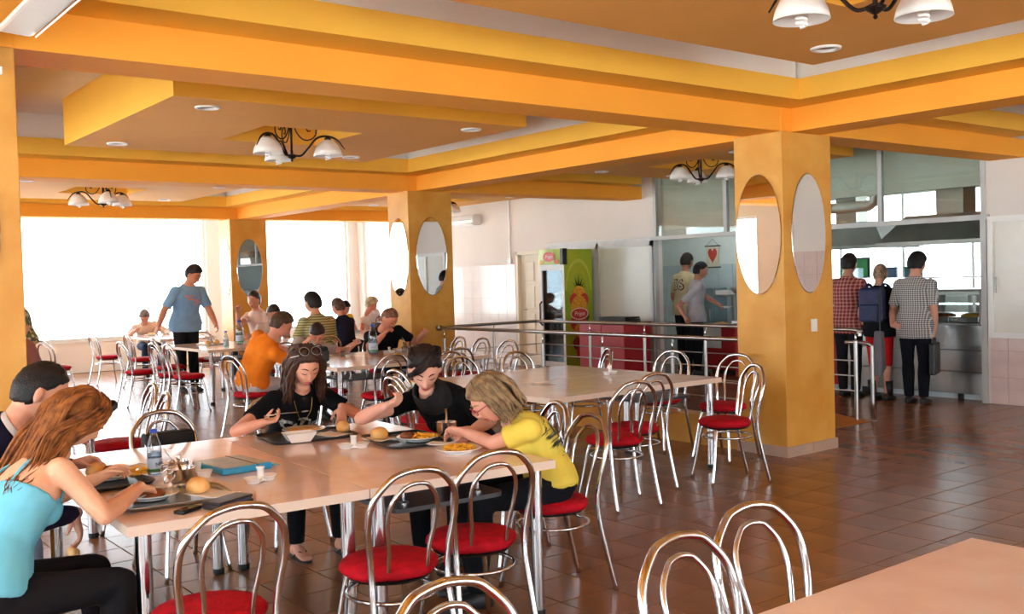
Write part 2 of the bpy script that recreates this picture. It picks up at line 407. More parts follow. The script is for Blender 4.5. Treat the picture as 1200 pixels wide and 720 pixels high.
# partition panels beside the fridge
pp = empty('partition', (0, 0, 0)); pp['kind'] = 'structure'
fr = MB()
for x in (11.18, 12.42, 13.68): fr.box(x-0.03, x+0.03, V0, V0+0.05, 0, 2.14)
fr.box(11.15, 13.71, V0, V0+0.05, 0.0, 0.08); fr.box(11.15, 13.71, V0, V0+0.05, 2.06, 2.14)
fr.build('frame', M_ALU, pp)
for a, b in ((11.21, 12.39), (12.45, 13.65)): box(a, b, V0+0.012, V0+0.03, 0.08, 2.06).build('panel', mat('frosted_panel_board', (206, 208, 196), 0.25, var=0.03, scale=2), pp)
# service door
dr = empty('door_1', (0, 0, 0)); dr['kind'] = 'structure'
d = MB(); d.box(13.72, 14.62, V0-0.12, V0-0.06, 0, 2.03); d.build('door_leaf', M_CREAM, dr)
for z0, z1 in ((0.2, 0.95), (1.05, 1.45), (1.55, 1.9)):
    for x0, x1 in ((13.86, 14.12), (14.22, 14.48)): bevel(box(x0, x1, V0-0.06, V0-0.045, z0, z1).build('door_panel', M_CREAM, dr), 0.008)
f = MB(); f.box(13.68, 13.74, V0-0.1, V0+0.03, 0, 2.09); f.box(14.60, 14.66, V0-0.1, V0+0.03, 0, 2.09); f.box(13.68, 14.66, V0-0.1, V0+0.03, 2.03, 2.09); f.build('door_frame', M_CREAM, dr)
h = MB(); h.tube([(14.50, V0-0.06, 1.02), (14.50, V0-0.01, 1.02), (14.40, V0-0.005, 1.02)], 0.009); h.build('door_handle', M_STEEL, dr, True)
# wall tiling: white wainscot far, pinkish wall tiles near
def tiling(name, x0, x1, z1, m, mg, w, hgt, nparts, order):
    root = struct(name, box(x0, x1, V0, V0+0.004, 0, z1), mg)
    nx = int(round((x1-x0)/w)); nz = int(round(z1/hgt)); me = None; ps = []
    for i in range(nx):
        for k in range(nz): ps.append((x0+(i+0.5)*w, (k+0.5)*hgt))
    ps.sort(key=order)
    t = MB(); a, b = w/2-0.0025, hgt/2-0.0025; t.box(-a, a, 0, 0.008, -b, b); me = t.mesh('tile', m)
    for x, z in ps[:nparts]:
        o = bpy.data.objects.new('tile', me); C.objects.link(o); o.location = (x, V0+0.003+random.uniform(0, 0.0006), z); o.parent = root
    r = MB()
    for x, z in ps[nparts:]: r.box(x-a, x+a, V0+0.003, V0+0.011, z-b, z+b)
    if r.v: tag(r.build('tile_field', m, root), kind='stuff')
tiling('wainscot_far', 14.70, 17.45, 1.86, M_WTILE, M_WGROUT, 0.275, 0.31, 120, lambda p: p[0])
tiling('wainscot_near', -6.2, 5.80, 1.86, M_PTILE, M_PGROUT, 0.20, 0.31, 40, lambda p: -p[0]+ (0 if p[1] < 0.8 else 3))
# sliding hatch window in the near wall
hw = empty('hatch_window', (5.1, V0, 0.77), 0, 'white framed sliding hatch window in pink tiled wall beside counter', 'window')
m = MB(); m.box(-0.75, 0.70, 0.010, 0.06, 0, 0.06); m.box(-0.75, 0.70, 0.010, 0.06, 1.34, 1.40); m.box(0.64, 0.70, 0.010, 0.06, 0.06, 1.34); m.box(-0.75, -0.69, 0.010, 0.06, 0.06, 1.34); m.box(-0.04, 0.0, 0.010, 0.06, 0.06, 1.34)
m.build('frame', M_WPLAST, hw)
for a, b in ((-0.69, -0.04), (0.0, 0.64)): box(a, b, 0.018, 0.026, 0.06, 1.34).build('pane', mat('milky_pane', (222, 220, 210), 0.18, var=0.02), hw)
box(0.600, 0.615, 0.06, 0.085, 0.52, 0.70).build('handle', M_ALU, hw)
# kitchen shell behind
wall('wall_kitchen', 'y', -17.3, 0.25, 3.5, 14.5, 0, 3.4, [(7.6, 14.2, 1.1, 3.0)], M_KITW); window('y', -17.18, 7.6, 14.2, 1.1, 3.0, 5, 1)
struct('wall_kitchen_end', box(3.3, 3.5, -17.3, V0-0.18, 0, 3.4), M_KITW)
struct('wall_kitchen_side', box(14.5, 14.7, -17.3, V0-0.18, 0, 3.4), M_KITW)
struct('ceiling_kitchen', box(3.3, 14.7, -17.3, V0-0.18, 3.2, 3.4), M_KITW)
struct('wall_kitchen_soffit', MB().box(5.9, 9.66, V0-0.30, V0-0.20, 2.56, 3.2).box(9.66, 11.12, V0-0.30, V0-0.20, 2.30, 3.2), mat('soffit_paint', (232, 234, 224), 0.7, var=0.02))
struct('wall_kitchen_partition', box(10.4, 13.7, -13.4, -13.25, 0, 3.2), M_KITW)
tk = struct('wainscot_kitchen', box(10.4, 13.7, -13.25, -13.243, 0, 1.75), M_WGROUT)
tme = MB().box(-0.147, 0.147, 0, 0.008, -0.172, 0.172).mesh('tile', M_KITT)
for i in range(11):
    for k in range(5):
        o = bpy.data.objects.new('tile', tme); C.objects.link(o); o.location = (10.55+i*0.30, -13.243, 0.175+k*0.35); o.parent = tk
# stairwell kerb and its railing
kb = MB(); kb.box(5.90, 11.38, -7.36, -7.17, 0, 0.28); struct('kerb_wall', kb, mat('orange_kerb', (214, 150, 56), 0.5, scale=3, rgb2=(200, 132, 40)))
wedge = MB(); wedge.add([(6.02,-9.40,0.002),(6.02,-8.75,0.002),(6.60,-8.75,0.002),(6.60,-9.40,0.002),(6.60,-8.75,0.07),(6.60,-9.40,0.07)], [(0,1,2,3),(0,5,4,1),(1,4,2),(0,3,5),(2,4,5,3)])
struct('ramp_edge', wedge, mat('orange_ramp', (206, 128, 34), 0.5))
# conduit and box on the far wall
cd = empty('wall_conduit', (14.83, V0, 1.93), 0, 'thin white cable conduit running up the white wall beside the cream door', 'conduit')
box(-0.012, 0.012, 0.012, 0.03, 0.05, 1.2).build('duct', M_WPLAST, cd); box(-0.05, 0.05, 0.012, 0.05, -0.05, 0.05).build('junction_box', M_WPLAST, cd)
# ------------------------------------------------------------------ mirrors on the columns
def mirror(loc, rz, label, half=0.245):
    """oval mirror lying against a column; local +x is its outward normal"""
    e = empty('oval_mirror', loc, rz, label, 'mirror', 'oval mirrors on the columns'); n = 40
    def ring(x, s): return [(x, half*s*math.cos(2*PI*k/n), 0.525*(1-(1-s)*0.5)*math.sin(2*PI*k/n)) for k in range(n)]
    MB().rings([ring(0.0, 1), ring(0.006, 1), ring(0.008, 0.975)]).build('mirror_glass', M_MIRROR, e)
    for z in (0.49, -0.49): MB().lathe([(0.006, -0.002), (0.006, 0.004), (0.003, 0.006)], n=8).build('mirror_clip', M_STEEL, e).matrix_local = Matrix.Translation((0.008, 0, z)) @ Matrix.Rotation(PI/2, 4, 'Y')
for x, y, w in ((5.64, -7.5, 'nearest column, '), (11.64, -7.5, 'middle column by the railing, '), (17.64, -7.5, 'farthest column by the window, ')):
    mirror((x-0.261, y, 1.935), PI, 'tall oval mirror on the ' + w + 'right-hand face')
    mirror((x, y+0.351, 1.935), PI/2, 'tall oval mirror on the ' + w + 'left-hand face')
mirror((5.64-0.261, -0.81, 1.935), PI, 'oval mirror cut by the left picture edge on the left column')
sw = empty('wall_switch', (5.378, -7.55, 1.125), 0, 'white wall socket on the near orange column', 'switch')
bevel(box(-0.012, 0, -0.04, 0.04, -0.055, 0.055).build('plate', M_WPLAST, sw), 0.003); box(-0.016, -0.012, -0.022, 0.022, -0.03, 0.03).build('rocker', M_WPLAST, sw)

# ------------------------------------------------------------------ chandeliers and downlights
def chandelier():
    e = empty('chandelier', (0, 0, 0), 0, 'c', 'chandelier', 'chandeliers under the ceiling panels')
    r = MB(); r.tube([(0,0,3.25),(0,0,2.80)], 0.011); r.lathe([(0.055,3.235),(0.05,3.25)], n=16); child(r, 'rod', M_IRON, e, True)
    h = MB().lathe([(0.004,2.755),(0.012,2.765),(0.006,2.775),(0.045,2.80),(0.05,2.812),(0.012,2.83),(0.012,2.86)], n=14); child(h, 'hub', M_IRON, e, True, 40)
    for k in range(3):
        a = rad(120*k+20); c, s = math.cos(a), math.sin(a)
        P = lambda q, z, off=0: (q*c-off*s, q*s+off*c, z)
        arm = MB().tube(bez([P(0.03,2.81),P(0.09,2.812),P(0.16,2.885),P(0.23,2.965),P(0.32,2.985),P(0.42,2.95),P(0.49,2.86)], 5), [0.010]*25+[0.009,0.008,0.007,0.006,0.005,0.004], 7)
        ao = child(arm, 'arm', M_IRON, e, True)
        sc = [P(0.025,3.18),P(0.04,3.05),P(0.10,2.965),P(0.17,2.955),P(0.225,3.0),P(0.225,3.07),P(0.18,3.10),P(0.145,3.07),P(0.155,3.035),P(0.18,3.04)]
        child(MB().tube(bez(sc, 5), 0.0065, 6), 'scroll', M_IRON, ao, True)
        cx, cy = 0.335*c, 0.335*s
        cap = MB().lathe([(0.008,2.985),(0.03,2.965),(0.034,2.945)], (cx, cy, 0), 12); child(cap, 'lamp_cap', M_IRON, ao, True)
        sh = MB().lathe([(0.03,2.952),(0.065,2.935),(0.10,2.895),(0.122,2.85),(0.134,2.80),(0.130,2.80),(0.118,2.848),(0.096,2.890),(0.062,2.928),(0.03,2.945)], (cx, cy, 0), 24)
        child(sh, 'shade', M_SHADE, e, True)
        b = MB(); b.lathe([(0.02,2.94),(0.024,2.87),(0.02,2.86)], (cx, cy, 0), 10)
        b.tube([(cx+0.022*math.cos(t*0.7), cy+0.022*math.sin(t*0.7), 2.862-0.0026*t) for t in range(36)], 0.008, 6)
        child(b, 'bulb', M_BULB, e, True)
    return e
ch0 = chandelier(); firstc = True
ci = {(2.62,-4.19): 'black iron chandelier at the top edge of the picture', (8.66,-4.19): 'three-armed iron chandelier under the large middle ceiling panel', (14.63,-4.19): 'iron chandelier in front of the bright far left windows', (8.66,-9.85): 'iron chandelier in front of the kitchen glazing', (14.63,-9.85): 'iron chandelier half hidden behind the middle column'}
for (x, y), lb in ci.items():
    rot = {(2.62,-4.19): rad(2), (8.66,-4.19): rad(96), (14.63,-4.19): rad(36), (8.66,-9.85): rad(60)}.get((x, y), 0.4)
    if firstc: ch0.location = (x, y, 0); ch0.rotation_euler.z = rot; ch0['label'] = lb; firstc = False
    else: copy_tree(ch0, (x, y, 0), rot, lb)
def downlight():
    e = empty('downlight', (0,0,0), 0, 'd', 'downlight', 'recessed downlights in the ceiling panels')
    child(MB().lathe([(0.065,2.992),(0.07,2.978),(0.088,2.977),(0.094,2.984),(0.094,2.992)], n=24, cap=False), 'trim_ring', M_WPLAST, e, True)
    child(MB().lathe([(0.068,2.9905),(0.05,2.989),(0.01,2.988)], n=20), 'reflector', mat('downlight_reflector', (120,122,124), 0.25, 0.8), e, True)
    return e
dl0 = downlight(); k = 0
pan = {(2.62,-4.19): 'nearest ceiling panel', (8.66,-4.19): 'large middle panel', (14.63,-4.19): 'far panel before the windows', (8.66,-9.85): 'panel beside the kitchen glazing', (14.63,-9.85): 'far panel over the cream door'}
for (cx, cy), nm in pan.items():
    hv = 1.24 if cy > -7 else 0.68
    for a, an in ((-1.14, 'near'), (1.12, 'far')):
        for b, bn in ((hv, 'left'), (-hv, 'right')):
            lb = 'white downlight at the %s %s corner of the %s' % (an, bn, nm)
            if k == 0: dl0.location = (cx+a, cy+b, 0); dl0['label'] = lb
            else: copy_tree(dl0, (cx+a, cy+b, 0), 0, lb)
            k += 1
# ------------------------------------------------------------------ air conditioners
def aircon(loc, rz, label, w):
    e = empty('air_conditioner', loc, rz, label, 'air conditioner')
    prof = [(0.0,0.0),(0.15,-0.01),(0.205,0.04),(0.215,0.10),(0.20,0.17),(0.17,0.200),(0.0,0.205)]
    R = [[(x, y, z) for x, z in prof] for y in (-w/2, w/2)]
    bevel(MB().rings(R).build('body', mat('aircon_plastic', (222,220,218), 0.35, var=0.02), e), 0.02, 3)
    MB().rings([[(0.155,y,-0.016),(0.206,y,0.036),(0.212,y,0.031),(0.160,y,-0.022)] for y in (-w/2+0.06, w/2-0.06)]).build('louvre', M_WPLAST, e)
    MB().rings([[(0.2155,y,0.098),(0.2165,y,0.098),(0.2165,y,0.104),(0.2155,y,0.104)] for y in (-w/2+0.03, w/2-0.03)]).build('panel_seam', M_BLACK, e)
    return e
aircon((4.55, -1.0, 2.80), -PI/2, 'white air conditioner under the beam at the top left corner', 1.0)
aircon((16.15, V0, 2.66), PI/2, 'small white air conditioner high on the wall behind the middle column', 0.85)
tk2 = empty('cable_trunking', (5.36, -1.02, 2.70), 0, 'white cable trunking above the left column', 'trunking')
box(-0.035, 0.0, -0.05, 0.06, 0.0, 0.22).build('duct', M_WPLAST, tk2); box(-0.04, 0.0, -0.06, 0.08, -0.035, 0.0).build('end_cap', M_WPLAST, tk2)

# ------------------------------------------------------------------ railings
def post(e, x, y, z1=0.95):
    p = MB().lathe([(0.045,0.0),(0.045,0.012),(0.021,0.02),(0.021,z1-0.10)], (x, y, 0.0 if y < -8.5 else 0.28), 14) if y < -8.5 else MB().lathe([(0.021,0.28),(0.021,0.83)], (x, y, 0), 14)
    o = p.build('post', M_STEEL, e, True, sharp=40); MB().lathe([(0.009,0.80),(0.009,0.965)], (x, y, 0), 8).build('pin', M_CHROME, o, True)
r1 = empty('railing', (0,0,0), 0, 'polished steel railing between the two columns, front run with ball end', 'railing')
m = MB().tube([(5.86,-7.56,0.97),(11.30,-7.56,0.97)], 0.022, 12); m.build('handrail', M_STEEL, r1, True); MB().ell((11.33,-7.56,0.97), 0.045, 0.045, 0.045).build('ball_end', M_STEEL, r1, True)
for x in (11.22, 9.15, 8.12, 7.08): post(r1, x, -7.56)
for z in (0.40, 0.55, 0.70): MB().tube([(5.90,-7.56,z),(11.22,-7.56,z)], 0.007, 6).build('rod', M_STEEL, r1, True)
r2 = empty('railing', (0,0,0), 0, 'polished steel railing behind, turning a corner and ending by the queue', 'railing')
m = MB().tube(bez([(11.36,-7.75,0.97),(11.42,-8.6,0.97),(11.45,-9.30,0.97),(11.36,-9.37,0.97),(10.6,-9.37,0.97),(8.0,-9.36,0.97),(6.25,-9.33,0.97),(6.10,-9.33,0.95),(6.08,-9.33,0.90)], 6), 0.022, 12); m.build('handrail', M_STEEL, r2, True)
for x in (10.3, 9.25, 8.22, 6.15): post(r2, x, -9.36)
post(r2, 11.43, -8.55)
pe = MB().tube(bez([(6.03,-9.47,0.02),(6.03,-9.47,0.70),(6.04,-9.46,0.80),(6.12,-9.42,0.83),(6.3,-9.40,0.83)], 4), 0.020, 10); pe.build('end_post', M_STEEL, r2, True); MB().lathe([(0.045,0),(0.045,0.012),(0.02,0.02)], (6.03,-9.47,0), 14).build('post_foot', M_STEEL, r2, True)
for z in (0.32, 0.48, 0.64):
    MB().tube([(11.43,-7.8,z),(11.43,-9.36,z),(6.15,-9.36,z)], 0.007, 6).build('rod', M_STEEL, r2, True)

# ------------------------------------------------------------------ bistro chairs
def sym(P): return [(x, y, z) for x, y, z in P] + [(x, -y, z) for x, y, z in reversed(P)][1:]
def chair0():
    e = empty('bistro_chair', (0,0,0), 0, 'c', 'chair', 'chrome bistro chairs with red seats')
    outer = bez([(-0.275,0.185,0.0),(-0.225,0.178,0.20),(-0.185,0.168,0.42),(-0.190,0.176,0.55),(-0.215,0.192,0.68),(-0.240,0.178,0.78),(-0.262,0.112,0.857),(-0.268,0.058,0.879),(-0.270,0.0,0.886)], 7)
    child(MB().tube(sym([tuple(p) for p in outer]), 0.0135, 10), 'back_frame', M_CHROME, e, True)
    inner = bez([(-0.155,0.085,0.44),(-0.180,0.090,0.55),(-0.212,0.108,0.68),(-0.238,0.098,0.76),(-0.256,0.058,0.814),(-0.260,0.030,0.828),(-0.262,0.0,0.832)], 6)
    child(MB().tube(sym([tuple(p) for p in inner]), 0.0095, 8), 'inner_hoop', M_CHROME, e, True)
    n = 26; R = []
    for rr_, z in ((0.175,0.432),(0.198,0.440),(0.207,0.455),(0.205,0.470),(0.19,0.484),(0.15,0.492),(0.08,0.495)):
        R.append([(rr_*math.cos(2*PI*k/n)*(1.0 if math.cos(2*PI*k/n) > 0 else 0.93), rr_*math.sin(2*PI*k/n), z + 0.004*math.sin(5*2*PI*k/n)*(rr_ > 0.19)) for k in range(n)])
    child(MB().rings(R), 'seat', M_RED, e, True)
    child(MB().lathe([(0.17,0.418),(0.18,0.43)], n=20), 'seat_base', M_BLACK, e)
    for s in (1, -1):
        child(MB().tube(bez([(0.13,0.12*s,0.43),(0.150,0.140*s,0.33),(0.175,0.165*s,0.15),(0.205,0.185*s,0.0)], 4), 0.0125, 8), 'leg', M_CHROME, e, True)
    child(MB().tube([(0.188*math.cos(2*PI*k/28)-0.014, 0.180*math.sin(2*PI*k/28), 0.352) for k in range(28)], 0.0085, 7, True), 'leg_ring', M_CHROME, e, True)
    return e
CH = chair0(); chn = [0]
def chair(x, y, deg, label):
    if chn[0] == 0: CH.location = (x, y, 0); CH.rotation_euler.z = rad(deg); CH['label'] = label
    else: copy_tree(CH, (x, y, 0), rad(deg), label)
    chn[0] += 1
# near double table
chair(3.47,-1.30,2,'empty red-seat chair in front of the big table, leftmost, cut by the bottom edge')
chair(3.57,-2.10,-4,'empty red-seat chair in front of the big table, middle one')
chair(3.66,-2.58,-8,'empty red-seat chair in front of the big table, beside the yellow t-shirt')
chair(3.97,-3.30,80,'red-seat chair holding the woman in the yellow t-shirt')
chair(4.52,-3.52,75,'chair tucked behind the yellow t-shirt, only its arched back showing')
chair(4.98,-3.52,110,'chair under the dark-haired woman in black')
chair(5.86,-2.74,178,'chair under the girl in the black printed t-shirt')
chair(5.70,-2.00,183,'empty chair with a black bag hung over its back')
chair(3.93,-0.68,-88,'chair under the woman in the light blue strap top')
chair(4.80,-0.52,-90,'chair under the man in the navy sweater')
# table at the bottom right
chair(1.66,-2.07,182,'empty chair back rising at the bottom edge, left of the pair by the bare table')
chair(1.76,-2.48,176,'empty chair back at the bottom edge, right of the pair by the bare table')
chair(1.75,-1.34,180,'chair of which only the arch shows at the bottom edge, centre')
# bare middle table
chair(5.16,-4.90,-8,'empty chair with its back to us at the bare middle table, left of two')
chair(5.44,-5.36,-4,'empty chair at the bare middle table, second from the left in front')
chair(5.13,-6.05,66,'empty chair turned sideways at the near corner of the bare table, by the orange column')
chair(5.74,-6.74,98,'empty chair at the right end of the bare table, next to the sideways one')
chair(6.50,-6.74,100,'empty chair at the right end of the bare table, farther along by the railing')
chair(7.40,-6.62,62,'chair at the far right corner of the bare table, seen edge on')
chair(7.54,-6.10,180,'chair behind the bare table whose arch is mirrored in the table top')
chair(7.52,-5.42,182,'chair behind the bare table, half hidden by the blonde head')
chair(7.10,-4.55,-88,'chair at the left end of the bare table, behind the dark-haired woman')
chair(6.55,-4.20,-95,'chair left of the dark-haired woman, arch near her elbow')
# table with bottle and black bag
chair(8.93,-5.22,0,'chair with its back to us left of the dark-haired head')
chair(8.72,-5.76,0,'chair at the table with the water bottle, right behind the dark-haired head')
chair(9.05,-6.12,0,'chair at the table with the water bottle, beside the railing end')
chair(9.30,-6.92,92,'chair by the railing, nearest of three at the end of the bottle table')
chair(9.98,-7.02,88,'chair by the railing, middle of three at the end of the bottle table')
chair(10.48,-7.02,84,'chair by the railing, farthest of three at the end of the bottle table')
chair(9.62,-4.98,-84,'empty chair behind the girl with sunglasses, beside the black shoulder bag')
chair(10.15,-4.36,-78,'chair under the man in the orange t-shirt')
chair(11.36,-5.46,180,'chair under the man in the grey polo shirt')
chair(11.38,-6.72,178,'chair under the man in the black t-shirt')
# tables farther left
chair(7.0,-2.10,82,'empty chair behind the light blue top, nearest of the pair')
chair(7.72,-2.25,86,'empty chair behind the light blue top, second of the pair')
chair(9.35,-2.15,180,'chair arch between the navy man and the long-haired woman')
chair(12.85,-4.66,-88,'empty chair before the standing man, nearest of the left row')
chair(13.32,-4.62,-86,'empty chair before the standing man, second of the left row')
chair(14.16,-4.46,-84,'empty chair left of the standing man, with its seat clear of the table')
chair(14.55,-5.02,-88,'empty chair pushed in at the table of the standing man')
chair(16.64,-5.30,-88,'empty chair at the table of the man in the pale shirt, front')
chair(17.75,-5.06,-84,'empty chair standing alone against the white far wall')
chair(18.9,-6.55,178,'chair behind the man in the pale shirt')
chair(15.55,-5.95,176,'chair behind the table of the standing man')
chair(16.0,-3.82,-60,'chair at the far left beside the left column, front of the cluster')
chair(16.6,-3.75,-120,'chair at the far left beside the left column, behind in the cluster')
chair(12.65,-6.45,2,'chair under the man in the striped olive shirt')
chair(12.70,-5.60,0,'chair beside the olive striped shirt')
chair(15.6,-9.35,90,'chair beside the far women by the window')

# ------------------------------------------------------------------ tables
def table0():
    e = empty('dining_table', (0,0,0), 0, 't', 'table', 'pink marble-look canteen tables')
    a, b = 0.925, 0.487
    child(MB().box(-a+0.002, a-0.002, -b+0.002, b-0.002, 0.712, 0.75), 'table_top', M_MARBLE, e)
    ed = MB()
    for x0, x1, y0, y1 in ((-a,a,-b,-b+0.002),(-a,a,b-0.002,b),(-a,-a+0.002,-b,b),(a-0.002,a,-b,b)): ed.box(x0, x1, y0, y1, 0.711, 0.7495)
    child(ed, 'edge_band', M_EDGE, e)
    for x in (-a+0.07, a-0.07):
        for y in (-b+0.07, b-0.07):
            l = child(MB().lathe([(0.03,0.03),(0.03,0.712)], (x, y, 0), 14), 'leg', M_CHROME, e, True, 40)
            child(MB().lathe([(0.024,0.0),(0.033,0.004),(0.033,0.035)], (x, y, 0), 12), 'foot', M_BLACK, l, True, 40)
    r = 0.06; pts = []
    for cx, cy, s in ((-0.28,0.24,0),(-0.72,0.24,90),(-0.72,-0.24,180),(-0.28,-0.24,270)):
        for k in range(5): pts.append((cx+r*math.cos(rad(s+k*22.5)), cy+r*math.sin(rad(s+k*22.5))))
    sh = child(MB().prism(pts, 0.585, 0.605), 'under_shelf', M_DARKSHELF, e)
    for x in (-0.68, -0.32):
        for y in (-0.2, 0.2): child(MB().lathe([(0.022,0.605),(0.022,0.610),(0.008,0.616),(0.008,0.712)], (x, y, 0), 10), 'shelf_pin', M_CHROME, sh, True, 40)
    return e
TB = table0(); tbn = [0]
def table(x, y, deg, label):
    if tbn[0] == 0: TB.location = (x, y, 0); TB.rotation_euler.z = rad(deg); TB['label'] = label
    else: copy_tree(TB, (x, y, 0), rad(deg), label)
    tbn[0] += 1
table(4.64,-1.65,176.8,'near table with the blue folder, in front of the long-haired woman')
table(4.585,-2.627,-3.2,'near table with the plates, between the girl in black and the yellow t-shirt')
table(5.965,-5.5,90,'bare middle table, front one of the pushed-together pair')
table(6.945,-5.5,90,'bare middle table, rear one of the pushed-together pair, by the railing')
table(1.14,-2.17,90,'bare pink table corner at the bottom right of the picture')
table(10.09,-5.34,0,'table with the black shoulder bag in front of the grey polo shirt')
table(10.09,-6.32,0,'table with the tall water bottle in front of the man in black')
table(14.20,-5.58,0,'table with two water bottles beside the standing man in blue')
table(14.20,-6.56,0,'table behind the orange t-shirt where the men sit')
table(17.80,-6.15,0,'far table where the man in the pale shirt eats')
table(7.70,-1.40,0,'table hidden behind the couple on the left')
table(14.95,-8.75,0,'far table of the two women by the window')

# ------------------------------------------------------------------ fridge, red counter, kitchen gear
fx = empty('display_fridge', (12.5, -10.82, 0), 0, 'tall drinks fridge with glass door and green fruit graphic side', 'fridge')
M_FSIDE = mat('lime_green_graphic', (176, 190, 40), 0.35, rgb2=(150, 176, 32), scale=1.2, detail=1)
M_FWH = mat('fridge_white', (226, 228, 228), 0.35, var=0.02)
m = MB(); m.box(0.0,0.62,-0.62,-0.06,0.10,2.05); m.build('body', M_FWH, fx)
box(-0.004,0.0,-0.62,0.0,0.08,2.06).build('side_graphic', M_FSIDE, fx)
dr_ = MB(); dr_.box(0.0,0.05,-0.055,0,0.12,1.80); dr_.box(0.57,0.62,-0.055,0,0.12,1.80); dr_.box(0.05,0.57,-0.055,0,0.12,0.20); dr_.box(0.05,0.57,-0.055,0,1.72,1.80)
door_ = dr_.build('door', M_FWH, fx); box(0.05,0.57,-0.03,-0.022,0.2,1.72).build('pane', glass('fridge_glass', (150,165,172), refl=0.06), door_)
hd = MB().tube([(0.585,0.0,0.80),(0.585,0.045,0.84),(0.585,0.045,1.16),(0.585,0.0,1.20)], 0.014); hd.build('handle', M_BLACK, door_, True)
MB().box(0.03,0.59,-0.061,-0.058,0.2,1.74).build('interior', mat('fridge_interior', (70,84,96), 0.4), fx)
for z in (0.5,0.85,1.15,1.45): box(0.04,0.58,-0.058,-0.035,z,z+0.012).build('shelf', M_WPLAST, fx)
hp = [(0.0+0.62*k/10, 0.02+0.035*math.sin(PI*k/10)) for k in range(11)]
hdr = MB().prism([(x, y) for x, y in hp]+[(0.62,-0.06),(0.0,-0.06)], 1.82, 2.07); hdr.build('header_sign', M_FSIDE, fx)
box(-0.006,0.06,-0.07,0.03,1.81,2.075).build('header_end', M_BLACK, fx)
M_LOGO = mat('logo_red', (206, 52, 40), 0.4); M_LOGOW = mat('logo_white', (240, 226, 214), 0.5); M_PINE = mat('pineapple_leaf_green', (58, 96, 40), 0.6, var=0.2, scale=20); M_FRUITY = mat('fruit_yellow', (236, 180, 40), 0.5, rgb2=(206,120,30), scale=30); M_BROWNF = mat('fruit_dark_red', (150, 30, 30), 0.5)
def disc(cy, cz, ry, rz_, x, m, name, parent, n=20):
    MB().add([(x, cy+ry*math.cos(2*PI*k/n), cz+rz_*math.sin(2*PI*k/n)) for k in range(n)], [tuple(range(n-1,-1,-1))]).build(name, m, parent)
for k, (rr2, c2) in enumerate(((0.42,(196,208,70)),(0.30,(178,192,40)))): 
    n = 28; vs_ = []
    for i in range(n+1):
        a = PI*i/n; 
        for q in (rr2, rr2-0.05): vs_.append((-0.0045-0.0003*k, -0.31+q*0.70*math.cos(a), 1.38+q*1.25*math.sin(a)))
    MB().add(vs_, [(2*i, 2*i+1, 2*i+3, 2*i+2) for i in range(n)]).build('swirl_print', mat('lime_swirl_%d' % k, c2, 0.35), fx)
pl = MB()
for a in range(-60, 61, 20):
    L = 0.30-abs(a)*0.0019; cz = 1.36; c, s = math.cos(rad(90+a)), math.sin(rad(90+a))
    pl.add([(-0.006,-0.31-0.03*s+0.0*c,cz),(-0.006,-0.31+0.03*s,cz),(-0.006,-0.31+c*L,cz+s*L)], [(0,1,2),(2,1,0)])
pl.build('pineapple_crown_print', M_PINE, fx)
random.seed(3)
for i, (y, z, r, mm) in enumerate(((-0.31,1.28,0.16,M_FRUITY),(-0.42,1.22,0.10,M_LOGO),(-0.2,1.22,0.10,M_LOGO),(-0.31,1.10,0.18,M_FRUITY),(-0.43,0.95,0.10,M_PINE),(-0.36,0.82,0.12,M_LOGO),(-0.22,0.84,0.11,M_LOGO),(-0.31,0.68,0.14,M_FRUITY),(-0.4,0.55,0.09,M_BROWNF),(-0.25,0.5,0.1,M_BROWNF),(-0.32,0.36,0.1,M_LOGO))):
    disc(y, z, r, r*1.1, -0.0070-0.0003*i, mm, 'fruit_print', fx)
disc(-0.31, 0.99, 0.20, 0.10, -0.012, M_LOGOW, 'logo_border', fx); disc(-0.31, 0.99, 0.18, 0.085, -0.0125, M_LOGO, 'logo_oval', fx)
text_mesh('logo_lettering', 'Prigat', 0.10, M_LOGOW, fx, (-0.0128,-0.31,0.99), (0,-1,0), (0,0,1), 0.0003, shear=0.2)
el = [(0.31+0.15*math.cos(2*PI*k/20), 0.0575, 1.945+0.085*math.sin(2*PI*k/20)) for k in range(20)]
MB().add(el, [tuple(range(20))]).build('header_logo', M_LOGO, fx); text_mesh('header_lettering', 'Prigat', 0.085, M_LOGOW, fx, (0.31,0.0585,1.945), (-1,0,0), (0,0,1), 0.0003, shear=0.2)
for x, mm in ((0.12, M_LOGO), (0.5, M_FRUITY)): MB().add([(x+0.05*math.cos(2*PI*k/12), 0.0575, 1.86+0.035*math.sin(2*PI*k/12)) for k in range(12)], [tuple(range(12))]).build('fruit_print', mm, fx)
for y0 in (-0.58, -0.08):
    for x0 in (0.04, 0.52): box(x0, x0+0.05, y0, y0+0.05, 0, 0.1).build('foot', M_BLACK, fx)
rc = empty('counter_cabinet', (10.9, -10.6, 0), 0, 'red counter cabinet with a dark top beside the fridge', 'cabinet')
m = MB().box(0,1.02,-0.55,-0.012,0.06,0.86); m.build('body', M_CAB, rc); box(-0.02,1.04,-0.57,0.02,0.86,0.89).build('worktop', mat('counter_top', (120,52,40), 0.3), rc); box(0.02,1.0,-0.53,-0.05,0,0.06).build('plinth', M_BLACK, rc)
for a, b in ((0.01,0.50),(0.52,1.01)): box(a,b,-0.012,0,0.08,0.85).build('door', M_CAB, rc)
tr_ = empty('tray_stack', (11.1, -10.7, 0.89), 0, 'stack of dark trays on the red counter', 'trays')
for k in range(3): bevel(box(-0.18+0.01*k,0.42,-0.28,0.04,0.002+0.028*k,0.024+0.028*k).build('tray', M_BLACK, tr_), 0.006)
